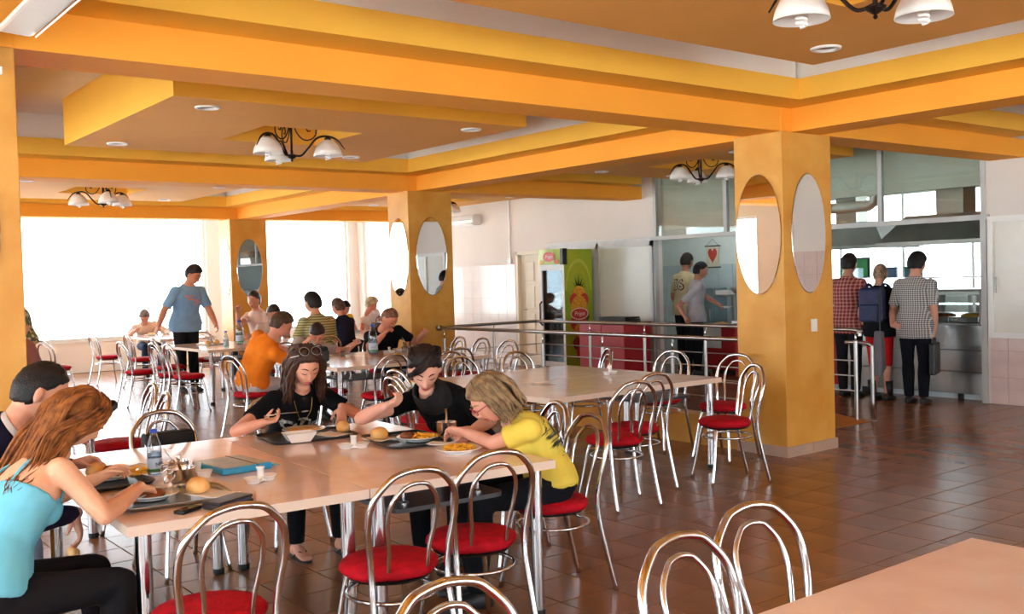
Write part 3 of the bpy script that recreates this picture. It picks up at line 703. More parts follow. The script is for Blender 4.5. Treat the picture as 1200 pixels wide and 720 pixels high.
# serving counter
sc_ = empty('serving_counter', (5.92, V0, 0), 0, 'long stainless serving counter where the queue stands', 'counter')
for z0, z1 in ((0.08,0.34),(0.345,0.60),(0.605,0.86)):
    for a, b in ((0.0,1.0),(1.03,1.9)): bevel(box(a,b,-0.78,-0.06,z0,z1).build('steel_panel', M_STEEL, sc_), 0.003)
box(1.93,3.70,-0.78,-0.06,0.08,0.86).build('red_panel', M_CAB, sc_); box(-0.02,3.72,-0.82,-0.02,0.86,0.90).build('worktop', M_STEEL, sc_)
box(0.0,3.7,-0.2,-0.16,0.004,0.078).build('painted_backlight_strip', mat('painted_backlight', (226,236,240), 0.3), sc_)  # pale colour paints in light from behind, under the counter
for x in (0.3,1.6,3.3): box(x,x+0.05,-0.16,-0.11,0.0,0.08).build('foot', M_BLACK, sc_)
dc = empty('display_case', (5.98, V0-0.12, 0.90), 0, 'glass food display case on the steel serving counter', 'display case')
m = MB(); m.box(0,0.02,-0.55,0,0,0.42); m.box(1.55,1.57,-0.55,0,0,0.42); m.box(0,1.57,-0.55,0,0.40,0.43); m.box(0,1.57,-0.55,0,0,0.02); m.build('frame', M_STEEL, dc)
box(0.02,1.55,-0.012,-0.004,0.02,0.40).build('front_pane', M_GLASSK, dc)
for k in range(4): bevel(box(0.08+0.37*k,0.41+0.37*k,-0.48,-0.1,0.022,0.09).build('food_pan', M_STEEL, dc), 0.01)
for k in range(4): MB().ell((0.245+0.37*k,-0.29,0.09), 0.14,0.15,0.05).build('food', (M_FRIES, M_MEAT, M_PAPER, M_BUN)[k], dc, True)
box(0.02,1.55,-0.5,-0.05,0.24,0.247).build('glass_shelf', M_CLEAR, dc)
def hood(x0, x1, y0, y1, z0, z1, label):
    e = empty('extractor_hood', (0,0,0), 0, label, 'hood'); i = 0.33
    MB().add([(x0,y0,z0),(x1,y0,z0),(x1,y1,z0),(x0,y1,z0),(x0+i,y0+0.1,z1),(x1-i,y0+0.1,z1),(x1-i,y1-0.25,z1),(x0+i,y1-0.25,z1)], [(0,1,5,4),(1,2,6,5),(2,3,7,6),(3,0,4,7),(4,5,6,7),(0,3,2,1)]).build('canopy', M_HOOD, e)
    m = MB(); m.box(x0-0.01,x1+0.01,y1-0.01,y1+0.01,z0-0.04,z0+0.02); m.box(x0-0.01,x0+0.01,y0,y1,z0-0.04,z0+0.02); m.box(x1-0.01,x1+0.01,y0,y1,z0-0.04,z0+0.02); m.build('rim', M_HOOD, e)
    xm = (x0+x1)/2; box(xm-0.2,xm+0.2,(y0+y1)/2-0.2,(y0+y1)/2+0.15,z1,3.2).build('duct', M_HOOD, e)
hood(6.50,8.28,-14.3,-13.15,1.95,2.34,'large stainless extractor hood over the kitchen range, right')
hood(9.3,11.3,-16.2,-15.0,1.98,2.4,'second extractor hood farther back in the kitchen, left')
pd = MB().tube([(10.3,-14.6,2.62),(9.3,-14.6,2.62),(9.2,-14.6,2.66),(9.15,-14.6,3.2)], 0.09, 12); tag(pd.build('vent_pipe', M_STEEL, None, True), 'bent silver vent pipe behind the kitchen glazing', 'pipe')
ec = empty('electrical_cabinet', (6.05,-12.6,2.45), 0, 'grey metal box hanging behind the upper kitchen glass', 'box'); box(-0.12,0.25,-0.2,0.2,0,0.42).build('body', mat('grey_box', (128,132,132), 0.5), ec); box(-0.1,0.23,0.2,0.21,0.02,0.40).build('door', mat('grey_box_door', (138,142,142), 0.45), ec); box(0.05,0.08,-0.02,0.02,0.42,0.75).build('hanger', M_STEEL, ec)
cr = empty('kitchen_range', (6.6,-14.2,0), 0, 'stainless cooking range under the big hood', 'range'); box(0,1.6,0,0.9,0.1,0.9).build('body', M_STEEL, cr); box(-0.02,1.62,-0.02,0.92,0.9,0.93).build('top', M_BLACK, cr); 
for k in range(4): box(0.05+0.4*k,0.09+0.4*k,0.1,0.14,0,0.1).build('leg', M_BLACK, cr)
for k in range(2): MB().lathe([(0.16,0.93),(0.17,1.2),(0.165,1.2),(0.155,0.95)], (0.45+0.7*k,0.45,0), 20).build('stock_pot', M_STEEL, cr, True, sharp=40)
rk = empty('storage_rack', (10.5,-16.1,0), 0, 'steel storage rack carrying the green sign in the kitchen', 'rack')
for z in (0.3,0.8,1.40): box(-0.35,0.35,-0.2,0.2,z,z+0.02).build('shelf', M_STEEL, rk)
for x in (-0.34,0.32):
    for y in (-0.19,0.17): box(x,x+0.025,y,y+0.025,0,1.42).build('post', M_STEEL, rk)
gs = empty('green_screen', (10.75,-16.0,1.455), 0, 'green lit sign at the back of the kitchen', 'sign'); box(-0.5,0.05,-0.03,0,0,0.32).build('panel', mat('green_sign', (60,170,90), 0.4), gs); box(-0.53,0.08,-0.05,-0.03,-0.03,0.35).build('frame', M_BLACK, gs)
sh_ = empty('serving_shelf', (6.0,V0-0.75,0), 0, 'steel shelf with posts above the serving counter', 'shelf')
for x in (0.15,1.3,2.6,3.6): MB().tube([(x,0,0.9),(x,0,1.46)], 0.012, 8).build('post', M_STEEL, sh_, True)
box(0.0,3.7,-0.15,0.15,1.46,1.48).build('shelf_board', M_STEEL, sh_)
random.seed(5)
for k, (x, mm) in enumerate(((8.75,M_PAPER),(8.1,M_CLEAR),(7.55,mat('blue_box', (70,110,140), 0.5)),(7.2,mat('teal_box', (60,120,130), 0.5)))):
    b = empty('container', (x,V0-0.75,1.48), 0.2*k, ('white paper box on the serving shelf','clear plastic box on the serving shelf','blue box on the serving shelf','teal box on the serving shelf')[k], 'box', 'boxes on the serving shelf'); box(-0.11,0.11,-0.09,0.09,0,0.12).build('body', mm, b); bevel(box(-0.115,0.115,-0.095,0.095,0.12,0.14).build('lid', mm, b), 0.004)
# side counter behind the staff, with shelf, bowl and trays
k2 = empty('side_counter', (9.75,-12.75,0), 0, 'red fronted kitchen counter with steel top beside the staff', 'counter')
box(0,1.15,-0.35,0.3,0.06,0.74).build('body', M_CAB, k2); box(-0.02,1.17,-0.37,0.32,0.74,0.78).build('worktop', M_STEEL, k2); box(0.03,1.1,-0.3,0.25,0,0.06).build('plinth', M_BLACK, k2); box(0.85,1.15,0.30,0.312,0.40,0.73).build('white_panel', M_WPLAST, k2)
for x in (0.05,1.0): box(x,x+0.03,-0.2,-0.17,0.78,1.22).build('shelf_post', M_STEEL, k2)
box(-0.02,1.10,-0.36,0.05,1.22,1.25).build('shelf', M_STEEL, k2)
bw = MB().lathe([(0.05,0.0),(0.10,0.02),(0.15,0.08),(0.165,0.12),(0.158,0.12),(0.14,0.08),(0.09,0.03)], n=24); o = tag(bw.build('steel_bowl', M_STEEL, None, True), 'steel bowl on the kitchen shelf beside the orange column', 'bowl'); o.location = (10.28,-12.55,1.252)
o = tag(bevel(box(-0.13,0.13,-0.1,0.1,0,0.07).build('box', M_PAPER), 0.005), 'white box on the kitchen shelf next to the bowl', 'box'); o.location = (10.62,-12.6,1.252)
for i, (x, y) in enumerate(((10.45,-12.3),(10.0,-12.3))):
    p = empty('food_tray', (x,y,0.782), 0.1, ('steel food tray on the side counter, left','steel food tray on the side counter, right')[i], 'tray', 'food trays on the side counter')
    MB().box(-0.17,0.17,-0.13,0.13,0,0.008).build('base', M_STEEL, p); MB().tube([(-0.17,-0.13,0.02),(0.17,-0.13,0.02),(0.17,0.13,0.02),(-0.17,0.13,0.02)], 0.01, 6, True).build('rim', M_STEEL, p, True); MB().ell((0,0,0.02),0.13,0.09,0.03).build('food', (M_BUN,M_PAPER)[i], p, True)
ht = empty('wall_hanging', (11.41,-13.225,1.70), 0, 'small hanging banner with a red heart face on the kitchen wall', 'wall hanging')
box(-0.14,0.14,0,0.006,0,0.36).build('cloth', mat('hanging_cloth', (206,200,180), 0.8), ht)
for z in (0.0,0.36): MB().tube([(-0.17,0.005,z),(0.17,0.005,z)], 0.010, 6).build('stick', M_IRON, ht, True)
MB().tube([(-0.14,0.005,0.36),(0,0.005,0.48),(0.14,0.005,0.36)], 0.003, 5).build('cord', M_IRON, ht)
hp = [(0.10*(16*math.sin(t)**3)/16, 0.0075, 0.21+0.009*(13*math.cos(t)-5*math.cos(2*t)-2*math.cos(3*t)-math.cos(4*t))) for t in [2*PI*k/30 for k in range(30)]]
MB().add(hp, [tuple(range(30))]).build('heart_print', mat('heart_red', (196,60,50), 0.6), ht)
pb = empty('fridge_unit', (11.75,-12.9,0.0), 0, 'blue-grey steel refrigerator unit behind the staff', 'unit'); box(-0.62,0.0,-0.34,0.0,0.08,1.35).build('body', mat('pale_blue_steel', (150,176,186), 0.35, 0.3), pb); box(-0.60,-0.02,0.0,0.02,0.12,1.32).build('door', mat('pale_blue_door', (156,182,192), 0.35, 0.3), pb); box(-0.56,-0.53,0.02,0.05,0.7,1.0).build('handle', M_STEEL, pb)
for x in (-0.58,-0.08): box(x,x+0.04,-0.2,-0.16,0,0.08).build('foot', M_BLACK, pb)

for i, (x, y) in enumerate(((10.9,-12.3),(8.6,-15.6))):  # invented fluorescent fittings, added to brighten the dark kitchen
    e = empty('added_kitchen_lamp', (x, y, 3.2), 0, ('added lamp brightening the kitchen over the staff','added lamp brightening the back of the kitchen')[i], 'lamp', 'added kitchen fill lamps')
    box(-0.6,0.6,-0.08,0.08,-0.06,0).build('housing', M_WPLAST, e)
    em = bpy.data.materials.get('added_lamp_tube') or bpy.data.materials.new('added_lamp_tube'); em.use_nodes = True; em.node_tree.nodes['Principled BSDF'].inputs['Emission Color'].default_value = (0.92,1.0,0.98,1); em.node_tree.nodes['Principled BSDF'].inputs['Emission Strength'].default_value = 16
    for yy in (-0.04,0.04): MB().tube([(-0.57,yy,-0.075),(0.57,yy,-0.075)], 0.014, 8).build('tube', em, e, True)
# ------------------------------------------------------------------ people
def remesh(mb, voxel, smooth_it=3, fold=0.0, fscale=9.0, seed=0.0, shrink=0.0):
    me = bpy.data.meshes.new('tmp'); me.from_pydata(mb.v, [], mb.f); me.update()
    bm = bmesh.new(); bm.from_mesh(me); bmesh.ops.recalc_face_normals(bm, faces=bm.faces); bm.to_mesh(me); bm.free()
    o = bpy.data.objects.new('tmp', me); C.objects.link(o)
    r = o.modifiers.new('r', 'REMESH'); r.mode = 'VOXEL'; r.voxel_size = voxel; r.use_smooth_shade = True
    if smooth_it:
        s = o.modifiers.new('s', 'SMOOTH'); s.factor = 0.5; s.iterations = smooth_it
    dg = bpy.context.evaluated_depsgraph_get()
    res = bpy.data.meshes.new_from_object(o.evaluated_get(dg))
    bpy.data.objects.remove(o); bpy.data.meshes.remove(me)
    if fold:
        res.update(); nn = [v.normal.copy() for v in res.vertices]
        for v, n in zip(res.vertices, nn):
            p = v.co; a = noise.noise(Vector((p.x*fscale+seed, p.y*fscale, p.z*fscale*0.55))) + 0.5*noise.noise(Vector((p.x*fscale*2.3, p.y*fscale*2.3+seed, p.z*fscale*1.2)))
            v.co = p + n*(a*fold)
    res.polygons.foreach_set('use_smooth', [True]*len(res.polygons)); res.update()
    return res
def put(me, name, m, parent):
    me.name = name; me.materials.clear(); me.materials.append(m); loc = parent.location
    q = parent
    off = Vector((0, 0, 0))
    while q: off += q.location; q = q.parent
    for v in me.vertices: v.co -= off
    o = bpy.data.objects.new(name, me); C.objects.link(o); o.parent = parent; return o
def ering(c, a, b, ra, rb, n=18, pw=1.0):
    out = []
    for k in range(n):
        t = 2*PI*k/n; x, y = math.cos(t), math.sin(t)
        if pw != 1.0: x = math.copysign(abs(x)**pw, x); y = math.copysign(abs(y)**pw, y)
        out.append(c + a*(ra*x) + b*(rb*y))
    return out
def limb(mb, P, R, n=12):
    """tapered round limb with rounded ends"""
    P = [Vector(p) for p in P]
    d0 = (P[0]-P[1]).normalized()*R[0]; d1 = (P[-1]-P[-2]).normalized()*R[-1]
    Q = [P[0]+d0*0.95, P[0]+d0*0.7] + P + [P[-1]+d1*0.7, P[-1]+d1*0.95]; S = [R[0]*0.3, R[0]*0.72] + list(R) + [R[-1]*0.72, R[-1]*0.3]
    mb.tube(Q, S, n)
def ik(S, W, l1, l2, pole):
    d = W-S; L = d.length
    if L > (l1+l2)*0.995: W = S + d.normalized()*(l1+l2)*0.995; d = W-S; L = d.length
    a = (l1*l1-l2*l2+L*L)/(2*L); h = math.sqrt(max(l1*l1-a*a, 0)); u = d.normalized()
    p = pole-u*pole.dot(u); p = p.normalized() if p.length > 1e-4 else V(0, 0, -1)
    return S+u*a+p*h, W
def hand(mb, W, d, pn, side, curl=0.5, s=1.0, spread=0.0, thumb=0.5):
    """palm + five fingers. d = pointing direction, pn = palm normal (fingers curl towards it), side +1: thumb on the +lat side"""
    d = d.normalized(); pn = (pn-d*pn.dot(d)).normalized(); lat = d.cross(pn)*side
    k = s
    secs = [(0.0,0.027,0.020),(0.03,0.034,0.018),(0.06,0.041,0.016),(0.088,0.042,0.013)]
    mb.rings([ering(W+d*(a*k), lat, pn, ra*k, rb*k, 12, 0.8) for a, ra, rb in secs])
    tips = []
    for i, (o, L) in enumerate(((0.031,0.072),(0.0105,0.082),(-0.0105,0.076),(-0.030,0.060))):
        p = W+d*(0.084*k)+lat*(o*k)-pn*(0.002*k); ang = curl*(0.75+0.12*i); dirv = d + lat*(spread*(1.5-i)*0.12); dirv.normalize(); pts = [p-d*0.02*k, p]; 
        for j, fr_ in enumerate((0.44,0.31,0.25)):
            th = ang*(1.0, 2.0, 2.7)[j]; dv = dirv*math.cos(th)+pn*math.sin(th); p = p+dv*(L*fr_*k); pts.append(p)
        limb(mb, pts, [0.0088*k,0.0092*k,0.0086*k,0.0080*k,0.0068*k], 8); tips.append(p)
    b = W+d*(0.022*k)+lat*(0.026*k)+pn*(0.004*k); t1 = (lat*0.75+d*0.75+pn*(0.35+thumb*0.6)).normalized(); t2 = (lat*(0.25-thumb*0.4)+d*0.9+pn*(0.3+thumb*0.7)).normalized()
    limb(mb, [b-t1*0.01*k, b+t1*(0.034*k), b+t1*(0.034*k)+t2*(0.030*k), b+t1*(0.034*k)+t2*(0.052*k)], [0.0125*k,0.0115*k,0.010*k,0.0082*k], 8)
    return W+d*(0.088*k)+pn*(0.03*k)
class Head:
    """parametric head: local axes f (face), l (left), u (up)"""
    def __init__(s, c, f, l, u, k=1.0, jaw=1.0): s.c, s.f, s.l, s.u, s.k, s.jaw = c, f, l, u, k, jaw
    def loc(s, df, dl, du): return s.c + (s.f*df + s.l*dl + s.u*du)*s.k
    def r(s, d):
        """surface point (local) for unit direction d=(f,l,u)"""
        x, y, z = d
        a, b, c = 0.096, 0.0755, 0.118
        if z < 0: b *= 1-0.30*min(1, -z*1.1)**1.5*(0.4+0.6*max(0, x+0.35))/s.jaw; a *= 1-0.10*z*z
        if x < 0: a *= 1.03
        R = 1/math.sqrt((x/a)**2+(y/b)**2+(z/c)**2)
        p = Vector((x, y, z))*R
        g = lambda l0, u0, sl, su: math.exp(-((p.y-l0)/sl)**2-((p.z-u0)/su)**2) if p.x > 0 else 0.0
        dx = 0.0
        for sg in (1, -1):
            dx -= 0.011*g(0.033*sg, 0.010, 0.017, 0.012)          # eye sockets
            dx += 0.006*g(0.030*sg, 0.008, 0.012, 0.006)          # lids
            dx += 0.005*g(0.036*sg, -0.030, 0.018, 0.018)         # cheeks
        dx += 0.006*g(0, 0.030, 0.040, 0.010)                     # brow
        dx += 0.0075*g(0, -0.066, 0.019, 0.006) + 0.0075*g(0, -0.077, 0.017, 0.006) - 0.004*g(0, -0.088, 0.02, 0.005)
        dx += 0.008*g(0, -0.103, 0.020, 0.012)                    # chin
        p.x += dx; return p
    def front(s, l, z, off=0.0):
        """world point on the face at lateral l, height z"""
        lo, hi = 0.0, 0.14
        for _ in range(26):
            x = (lo+hi)/2; d = Vector((x, l, z)); n = d.normalized(); a, b, c = 0.096, 0.0755, 0.118
            if n.z < 0: b *= 1-0.30*min(1, -n.z*1.1)**1.5*(0.4+0.6*max(0, n.x+0.35))/s.jaw; a *= 1-0.10*n.z*n.z
            if d.length < 1/math.sqrt((n.x/a)**2+(n.y/b)**2+(n.z/c)**2): lo = x
            else: hi = x
        d = Vector((x, l, z)).normalized(); p = s.r(d)
        return s.loc(p.x+off, l, z)
    def build(s, mb):
        n, k = 28, 20; R = []
        for i in range(k):
            t = -PI/2+PI*(i+0.3)/(k-0.4); ring = []
            for j in range(n):
                a = 2*PI*j/n; p = s.r((math.cos(t)*math.cos(a), math.cos(t)*math.sin(a), math.sin(t))); ring.append(s.loc(*p))
            R.append(ring)
        mb.rings(R)
        # nose
        sec = [(0.088,0.024,0.005,0.006),(0.101,0.002,0.007,0.008),(0.109,-0.020,0.010,0.011),(0.112,-0.035,0.0135,0.011),(0.100,-0.044,0.013,0.008)]
        mb.rings([[s.loc(f-0.012+0.0*ww, -ww, z), s.loc(f, -ww*0.45, z), s.loc(f+tt*0.35, 0, z), s.loc(f, ww*0.45, z), s.loc(f-0.012, ww, z), s.loc(f-0.03, 0, z)] for f, z, ww, tt in sec])
        for sg in (1, -1):   # ears
            M3 = Matrix((s.f, s.l, s.u)).transposed()
            mb.ell(s.loc(-0.012, 0.0800*sg, -0.006), 0.017*s.k, 0.0085*s.k, 0.031*s.k, 12, 8, M3)
    def cap(s, thick=0.014, front=0.78, side=0.10, back=-0.72, fullness=0.006, n=44, k=30, jitter=0.004):
        """hair cap; vertices outside the hair region sink below the skin"""
        mb = MB(); R = []
        for i in range(k):
            t = -PI/2+PI*(i+0.3)/(k-0.4); ring = []
            for j in range(n):
                a = 2*PI*j/n; d = Vector((math.cos(t)*math.cos(a), math.cos(t)*math.sin(a), math.sin(t)))
                x = d.x; q = max(0.0, min(1.0, (0.04-x)/0.30)); q = q*q*(3-2*q)
                line = side+(front-side)*max(0, x)**0.8 if x > 0.04 else side+(front-side)*0.18*(1-q)+(back-side)*q
                if 0.04 < x < 0.40 and abs(d.y) > 0.6: line -= 0.10
                line += 0.07*noise.noise(Vector((d.x*7, d.y*7, 3.1)))
                h = (d.z-line)/0.13; h = max(0.0, min(1.0, h)); h = h*h*(3-2*h)
                p = s.r(d) if x < 0 or d.z > 0.5 else s.r(d)
                off = -0.010*(1-h) + (thick+fullness*max(0, -x)*0.6+fullness*max(0, d.z)*0.6)*h
                off += jitter*h*noise.noise(d*9)
                ring.append(s.loc(*(p+d*off)))
            R.append(ring)
        mb.rings(R); return mb
def locks(mb, guides, n, jit, r, seed, seg=5):
    rnd = random.Random(seed)
    for g in guides:
        for q in range(n):
            o1 = V(rnd.gauss(0,1), rnd.gauss(0,1), rnd.gauss(0,1))*jit*0.55; o2 = V(rnd.gauss(0,1), rnd.gauss(0,1), rnd.gauss(0,1)*0.7)*jit
            P = [Vector(p)+o1*(1-i/(len(g)-1))+o2*(i/(len(g)-1)) for i, p in enumerate(g)]
            path = bez(P, seg); m = len(path); ph = rnd.uniform(0, 6)
            path = [p+V(0.004*math.sin(i*0.9+ph), 0.004*math.cos(i*0.8+ph), 0) for i, p in enumerate(path)]
            rs = [r*(0.75+0.5*math.sin(PI*min(1, i/m*1.2)))*(1.0 if i < m*0.7 else max(0.12, 1-(i-m*0.7)/(m*0.32))) for i in range(m)]
            mb.tube(path, rs, 6, flat=0.6)
SKIN = {}
def skin(rgb):
    k = 'skin_%d_%d_%d' % rgb
    return mat(k, rgb, 0.5, rgb2=(max(0, rgb[0]-10), max(0, rgb[1]-16), max(0, rgb[2]-16)), scale=9, spec=0.35)
def person(label, base, face, sit=True, h=1.72, fem=False, lean=12, head=None, hyaw=None, hpitch=25, wr=None, wl=None, er=None, el=None, hr=None, hl=None,
           skin_c=(222, 168, 138), hair=(40, 28, 22), hairstyle='short', shirt=None, sleeve=0.55, trousers=None, leg_bare=0.0, shoes=(40, 38, 38), voxel=0.012,
           twist=0, knee=None, fat=1.0, fold=0.004, curl=0.7, seat_z=0.47, hat=None, collar=None, foot_spread=0.0, back_lean=0, hk=None, guides=None, topcut=0.985, straps=None, hemt=-0.02, ghair=None, hcap=None, cowl=None, ljit=0.014):
    if hk is None: hk = 1.12
    s = h/1.72; wf = (0.90 if fem else 1.0)*fat
    e = empty('person', (base[0], base[1], 0), 0, label, 'person')
    F = V(math.cos(rad(face)), math.sin(rad(face)), 0); Lf = V(-F.y, F.x, 0); Z = V(0, 0, 1)
    B = V(base[0], base[1], 0)
    pel = B + Z*((seat_z+0.095) if sit else 0.93*s)
    dirn = (F*math.sin(rad(lean))+Z*math.cos(rad(lean)))
    hy = rad(face if hyaw is None else hyaw); hp = rad(hpitch); hf0 = V(math.cos(hy), math.sin(hy), 0)
    hf = hf0*math.cos(hp)-Z*math.sin(hp); hu = hf0*math.sin(hp)+Z*math.cos(hp); hl_ = hu.cross(hf)
    if head is None:
        neck = pel + dirn*(0.56*s); headc = neck + (dirn*0.6+hu*0.5).normalized()*(0.142*s) + hf0*0.028
    else:
        headc = Vector(head); neck = headc - (hu*0.5+dirn*0.6).normalized()*(0.142*s) - hf0*0.03
    mid = pel + Z*(0.26*s) - F*(0.02+0.05*(lean/45 if lean > 0 else 0)); mid = mid.lerp((pel+neck)/2, 0.45)
    tw = rad(twist); Ls = V(Lf.x*math.cos(tw)-Lf.y*math.sin(tw), Lf.x*math.sin(tw)+Lf.y*math.cos(tw), 0)
    def spine(t): return pel*(1-t)**2 + mid*(2*t*(1-t)) + neck*t*t if 0 <= t <= 1 else (pel + (pel-mid).normalized()*(-t)*0.5 if t < 0 else neck+(neck-mid).normalized()*(t-1)*0.5)
    def frame(t):
        a = (spine(max(0.03, min(1, t+0.03)))-spine(min(0.97, max(0, t-0.03)))).normalized(); l = Lf.lerp(Ls, max(0, min(1, t))).normalized(); l = (l-a*l.dot(a)).normalized(); return l, l.cross(a)
    prof = [(-0.30,0.10,0.085),(-0.16,0.10,0.085),(-0.08,0.155,0.112),(0.02,0.178,0.122),(0.15,0.168,0.115),(0.35,0.142,0.104),(0.55,0.152,0.114),(0.70,0.172,0.118),(0.80,0.172,0.110),(0.87,0.140,0.096),(0.93,0.104,0.080),(0.98,0.076,0.066),(1.06,0.058,0.057)] if not fem else \
           [(-0.30,0.10,0.085),(-0.16,0.10,0.085),(-0.08,0.160,0.115),(0.02,0.182,0.122),(0.15,0.165,0.112),(0.35,0.126,0.092),(0.55,0.140,0.102),(0.70,0.150,0.104),(0.80,0.150,0.097),(0.87,0.120,0.085),(0.93,0.088,0.070),(0.98,0.063,0.056),(1.06,0.048,0.049)]
    def torso(mb, t0, t1, off, flare=False):
        R = []
        P = [p for p in prof if t0 <= p[0] <= t1]
        def at(t):
            for (a, b) in zip(prof[:-1], prof[1:]):
                if a[0] <= t <= b[0]:
                    q = (t-a[0])/(b[0]-a[0]); return (t, a[1]*(1-q)+b[1]*q, a[2]*(1-q)+b[2]*q)
            return (t,)+prof[-1][1:]
        P = [at(t0)]+[p for p in P if t0+0.02 < p[0] < t1-0.02]+[at(t1)]
        for t, ra, rb in P:
            l, b = frame(t); f_ = fat if t < 0.75 else 1+(fat-1)*0.4
            o2 = off+(0.018 if flare and t < 0.10 else 0.0)+(0.008 if flare and 0.1 <= t < 0.3 else 0.0); R.append(ering(spine(t), l, b, max(ra, 0.165 if flare and t < 0 else 0)*s*f_+o2, max(rb, 0.118 if flare and t < 0 else 0)*s*f_+o2, 22, 0.9))
        mb.rings(R)
        if fem and t1 > 0.6:
            l, b = frame(0.66); fwd = b if b.dot(F) > 0 else -b
            for sg in (1, -1): mb.ell(spine(0.64)+l*(0.062*s*sg)+fwd*(0.078*s), 0.056*s+off, 0.056*s+off, 0.054*s+off)
    l87, b87 = frame(0.825); sw_ = (0.172 if not fem else 0.152)*s*(1+(fat-1)*0.5)
    SR = spine(0.825)-l87*sw_; SL = spine(0.825)+l87*sw_
    UA, FA = 0.285*s, 0.25*s
    fdir = F
    WR = Vector(wr) if wr else (SR + F*0.28*s - Z*0.28*s + Lf*0.05) if sit else (SR - Z*0.50*s + F*0.06)
    WL = Vector(wl) if wl else (SL + F*0.28*s - Z*0.28*s - Lf*0.05) if sit else (SL - Z*0.50*s + F*0.06)
    pr_ = (-Lf*0.6-Z*0.7-F*0.35); pl_ = (Lf*0.6-Z*0.7-F*0.35)
    if er: ER = Vector(er); UA1 = (ER-SR).length
    else: ER, WR = ik(SR, WR, UA, FA, pr_)
    if el: EL = Vector(el)
    else: EL, WL = ik(SL, WL, UA, FA, pl_)
    ar = [0.050,0.047,0.042,0.038]; fr = [0.038,0.041,0.034,0.026]; q = (0.92 if fem else 1.04)*s*(1+(fat-1)*0.6)
    def arm(mb, S, E, W, off=0.0, f=1.0, fore=True):
        e1 = S.lerp(E, f)
        if not fore:
            R = [ar[0]*q*1.08+off, ar[1]*q*1.05+off*1.1, (ar[1]*(1-f)+ar[2]*f)*q+off*1.7]
            d = (e1-S); l = d.normalized(); mb.tube([S-l*0.055*s, S-l*0.035*s, S, S.lerp(e1, 0.5), e1], [R[0]*0.35, R[0]*0.8]+R, 16); mb.ell(S, R[0]*1.06, R[0]*1.06, R[0]*1.06)
        else:
            limb(mb, [S, S.lerp(E, 0.35), S.lerp(E, 0.75), E], [x*q+off for x in ar]); limb(mb, [E, E.lerp(W, 0.3), E.lerp(W, 0.7), W], [x*q+off for x in fr])
    # legs
    hipR = pel-Lf*0.092*s-Z*0.02; hipL = pel+Lf*0.092*s-Z*0.02
    if sit:
        KR = hipR+F*(0.43*s)-Lf*0.04+Z*(0.0); KL = hipL+F*(0.43*s)+Lf*0.04+Z*0.0
        KR.z = KL.z = max(seat_z+0.06, 0.50*s)
        AR = V(KR.x, KR.y, 0.085)+F*(-0.04+foot_spread); AL = V(KL.x, KL.y, 0.085)+F*(0.03-foot_spread)
        if knee: KR = Vector(knee[0]); KL = Vector(knee[1]); AR = Vector(knee[2]); AL = Vector(knee[3])
    else:
        KR = hipR-Z*0.43*s+F*0.015-Lf*foot_spread*0.5; KL = hipL-Z*0.43*s+F*0.015+Lf*foot_spread*0.5
        AR = V(hipR.x, hipR.y, 0.085)-F*0.02-Lf*foot_spread; AL = V(hipL.x, hipL.y, 0.085)+F*0.03+Lf*foot_spread
    lr = [0.082,0.074,0.060,0.052]; sr_ = [0.052,0.055,0.044,0.034]
    def leg(mb, H, K, A, off=0.0, f=1.0, flare=0.0):
        q2 = s*(1+(fat-1)*0.7)*(0.97 if fem else 1.0)
        limb(mb, [H, H.lerp(K, 0.35), H.lerp(K, 0.75), K], [x*q2+off for x in lr])
        if f > 0:
            e1 = K.lerp(A, f); R = [x*q2+off+flare*i*0.5 for i, x in enumerate(sr_)]
            mb.tube([K+(K-A).normalized()*0.03, K, K.lerp(e1, 0.3), K.lerp(e1, 0.7), e1], [R[0]*0.7]+R[:3]+[R[3]+0.004], 14)
    HD = Head(headc, hf, hl_, hu, s*hk*(1.0 if not fem else 0.97), 1.1 if not fem else 1.0)
    # ---- body: one continuous skin
    b = MB(); torso(b, -0.16, 1.06, -0.004); HD.build(b)
    limb(b, [neck-(headc-neck)*0.35, neck.lerp(headc, 0.25)-hf0*0.012, headc-hf0*0.022-hu*0.02*s], [0.060*q+0.004, 0.050*s*(0.86 if fem else 1.08), 0.050*s*(0.86 if fem else 1.06)])
    arm(b, SR, ER, WR); arm(b, SL, EL, WL)
    for S in (SR, SL): limb(b, [spine(0.90), spine(0.865).lerp(S, 0.55), S], [0.050*s, 0.046*q, ar[0]*q*0.98])
    ends = []
    for S, E, W, sg, hh in ((SR, ER, WR, -1, hr), (SL, EL, WL, 1, hl)):
        d = (W-E).normalized(); hd_ = dict(d=d, pn=(Lf*(0.75*(-sg))-Z*0.7), curl=curl, thumb=0.6)
        if hh: hd_.update(hh)
        ends.append(hand(b, W-d*0.012, Vector(hd_['d']), Vector(hd_['pn']), (1 if sg < 0 else -1)*hd_.get('tside', 1), hd_['curl'], 0.92*s if fem else 1.0*s, hd_.get('spread', 0), hd_['thumb']))
    for H, K, A in ((hipR, KR, AR), (hipL, KL, AL)):
        leg(b, H, K, A, -0.004); b.rings([ering(A+F*f_-Z*(0.085-z_), Lf, Z, ra, rb, 10) for f_, z_, ra, rb in ((-0.05,0.035,0.022,0.03),(-0.02,0.045,0.032,0.042),(0.05,0.04,0.038,0.036),(0.11,0.026,0.042,0.022),(0.16,0.018,0.036,0.015))])
    body = put(remesh(b, voxel, 2), 'body', skin(skin_c), e)
    # ---- face details
    dark = mat('brow_%d_%d_%d' % hair, hair, 0.7)
    K = HD.k
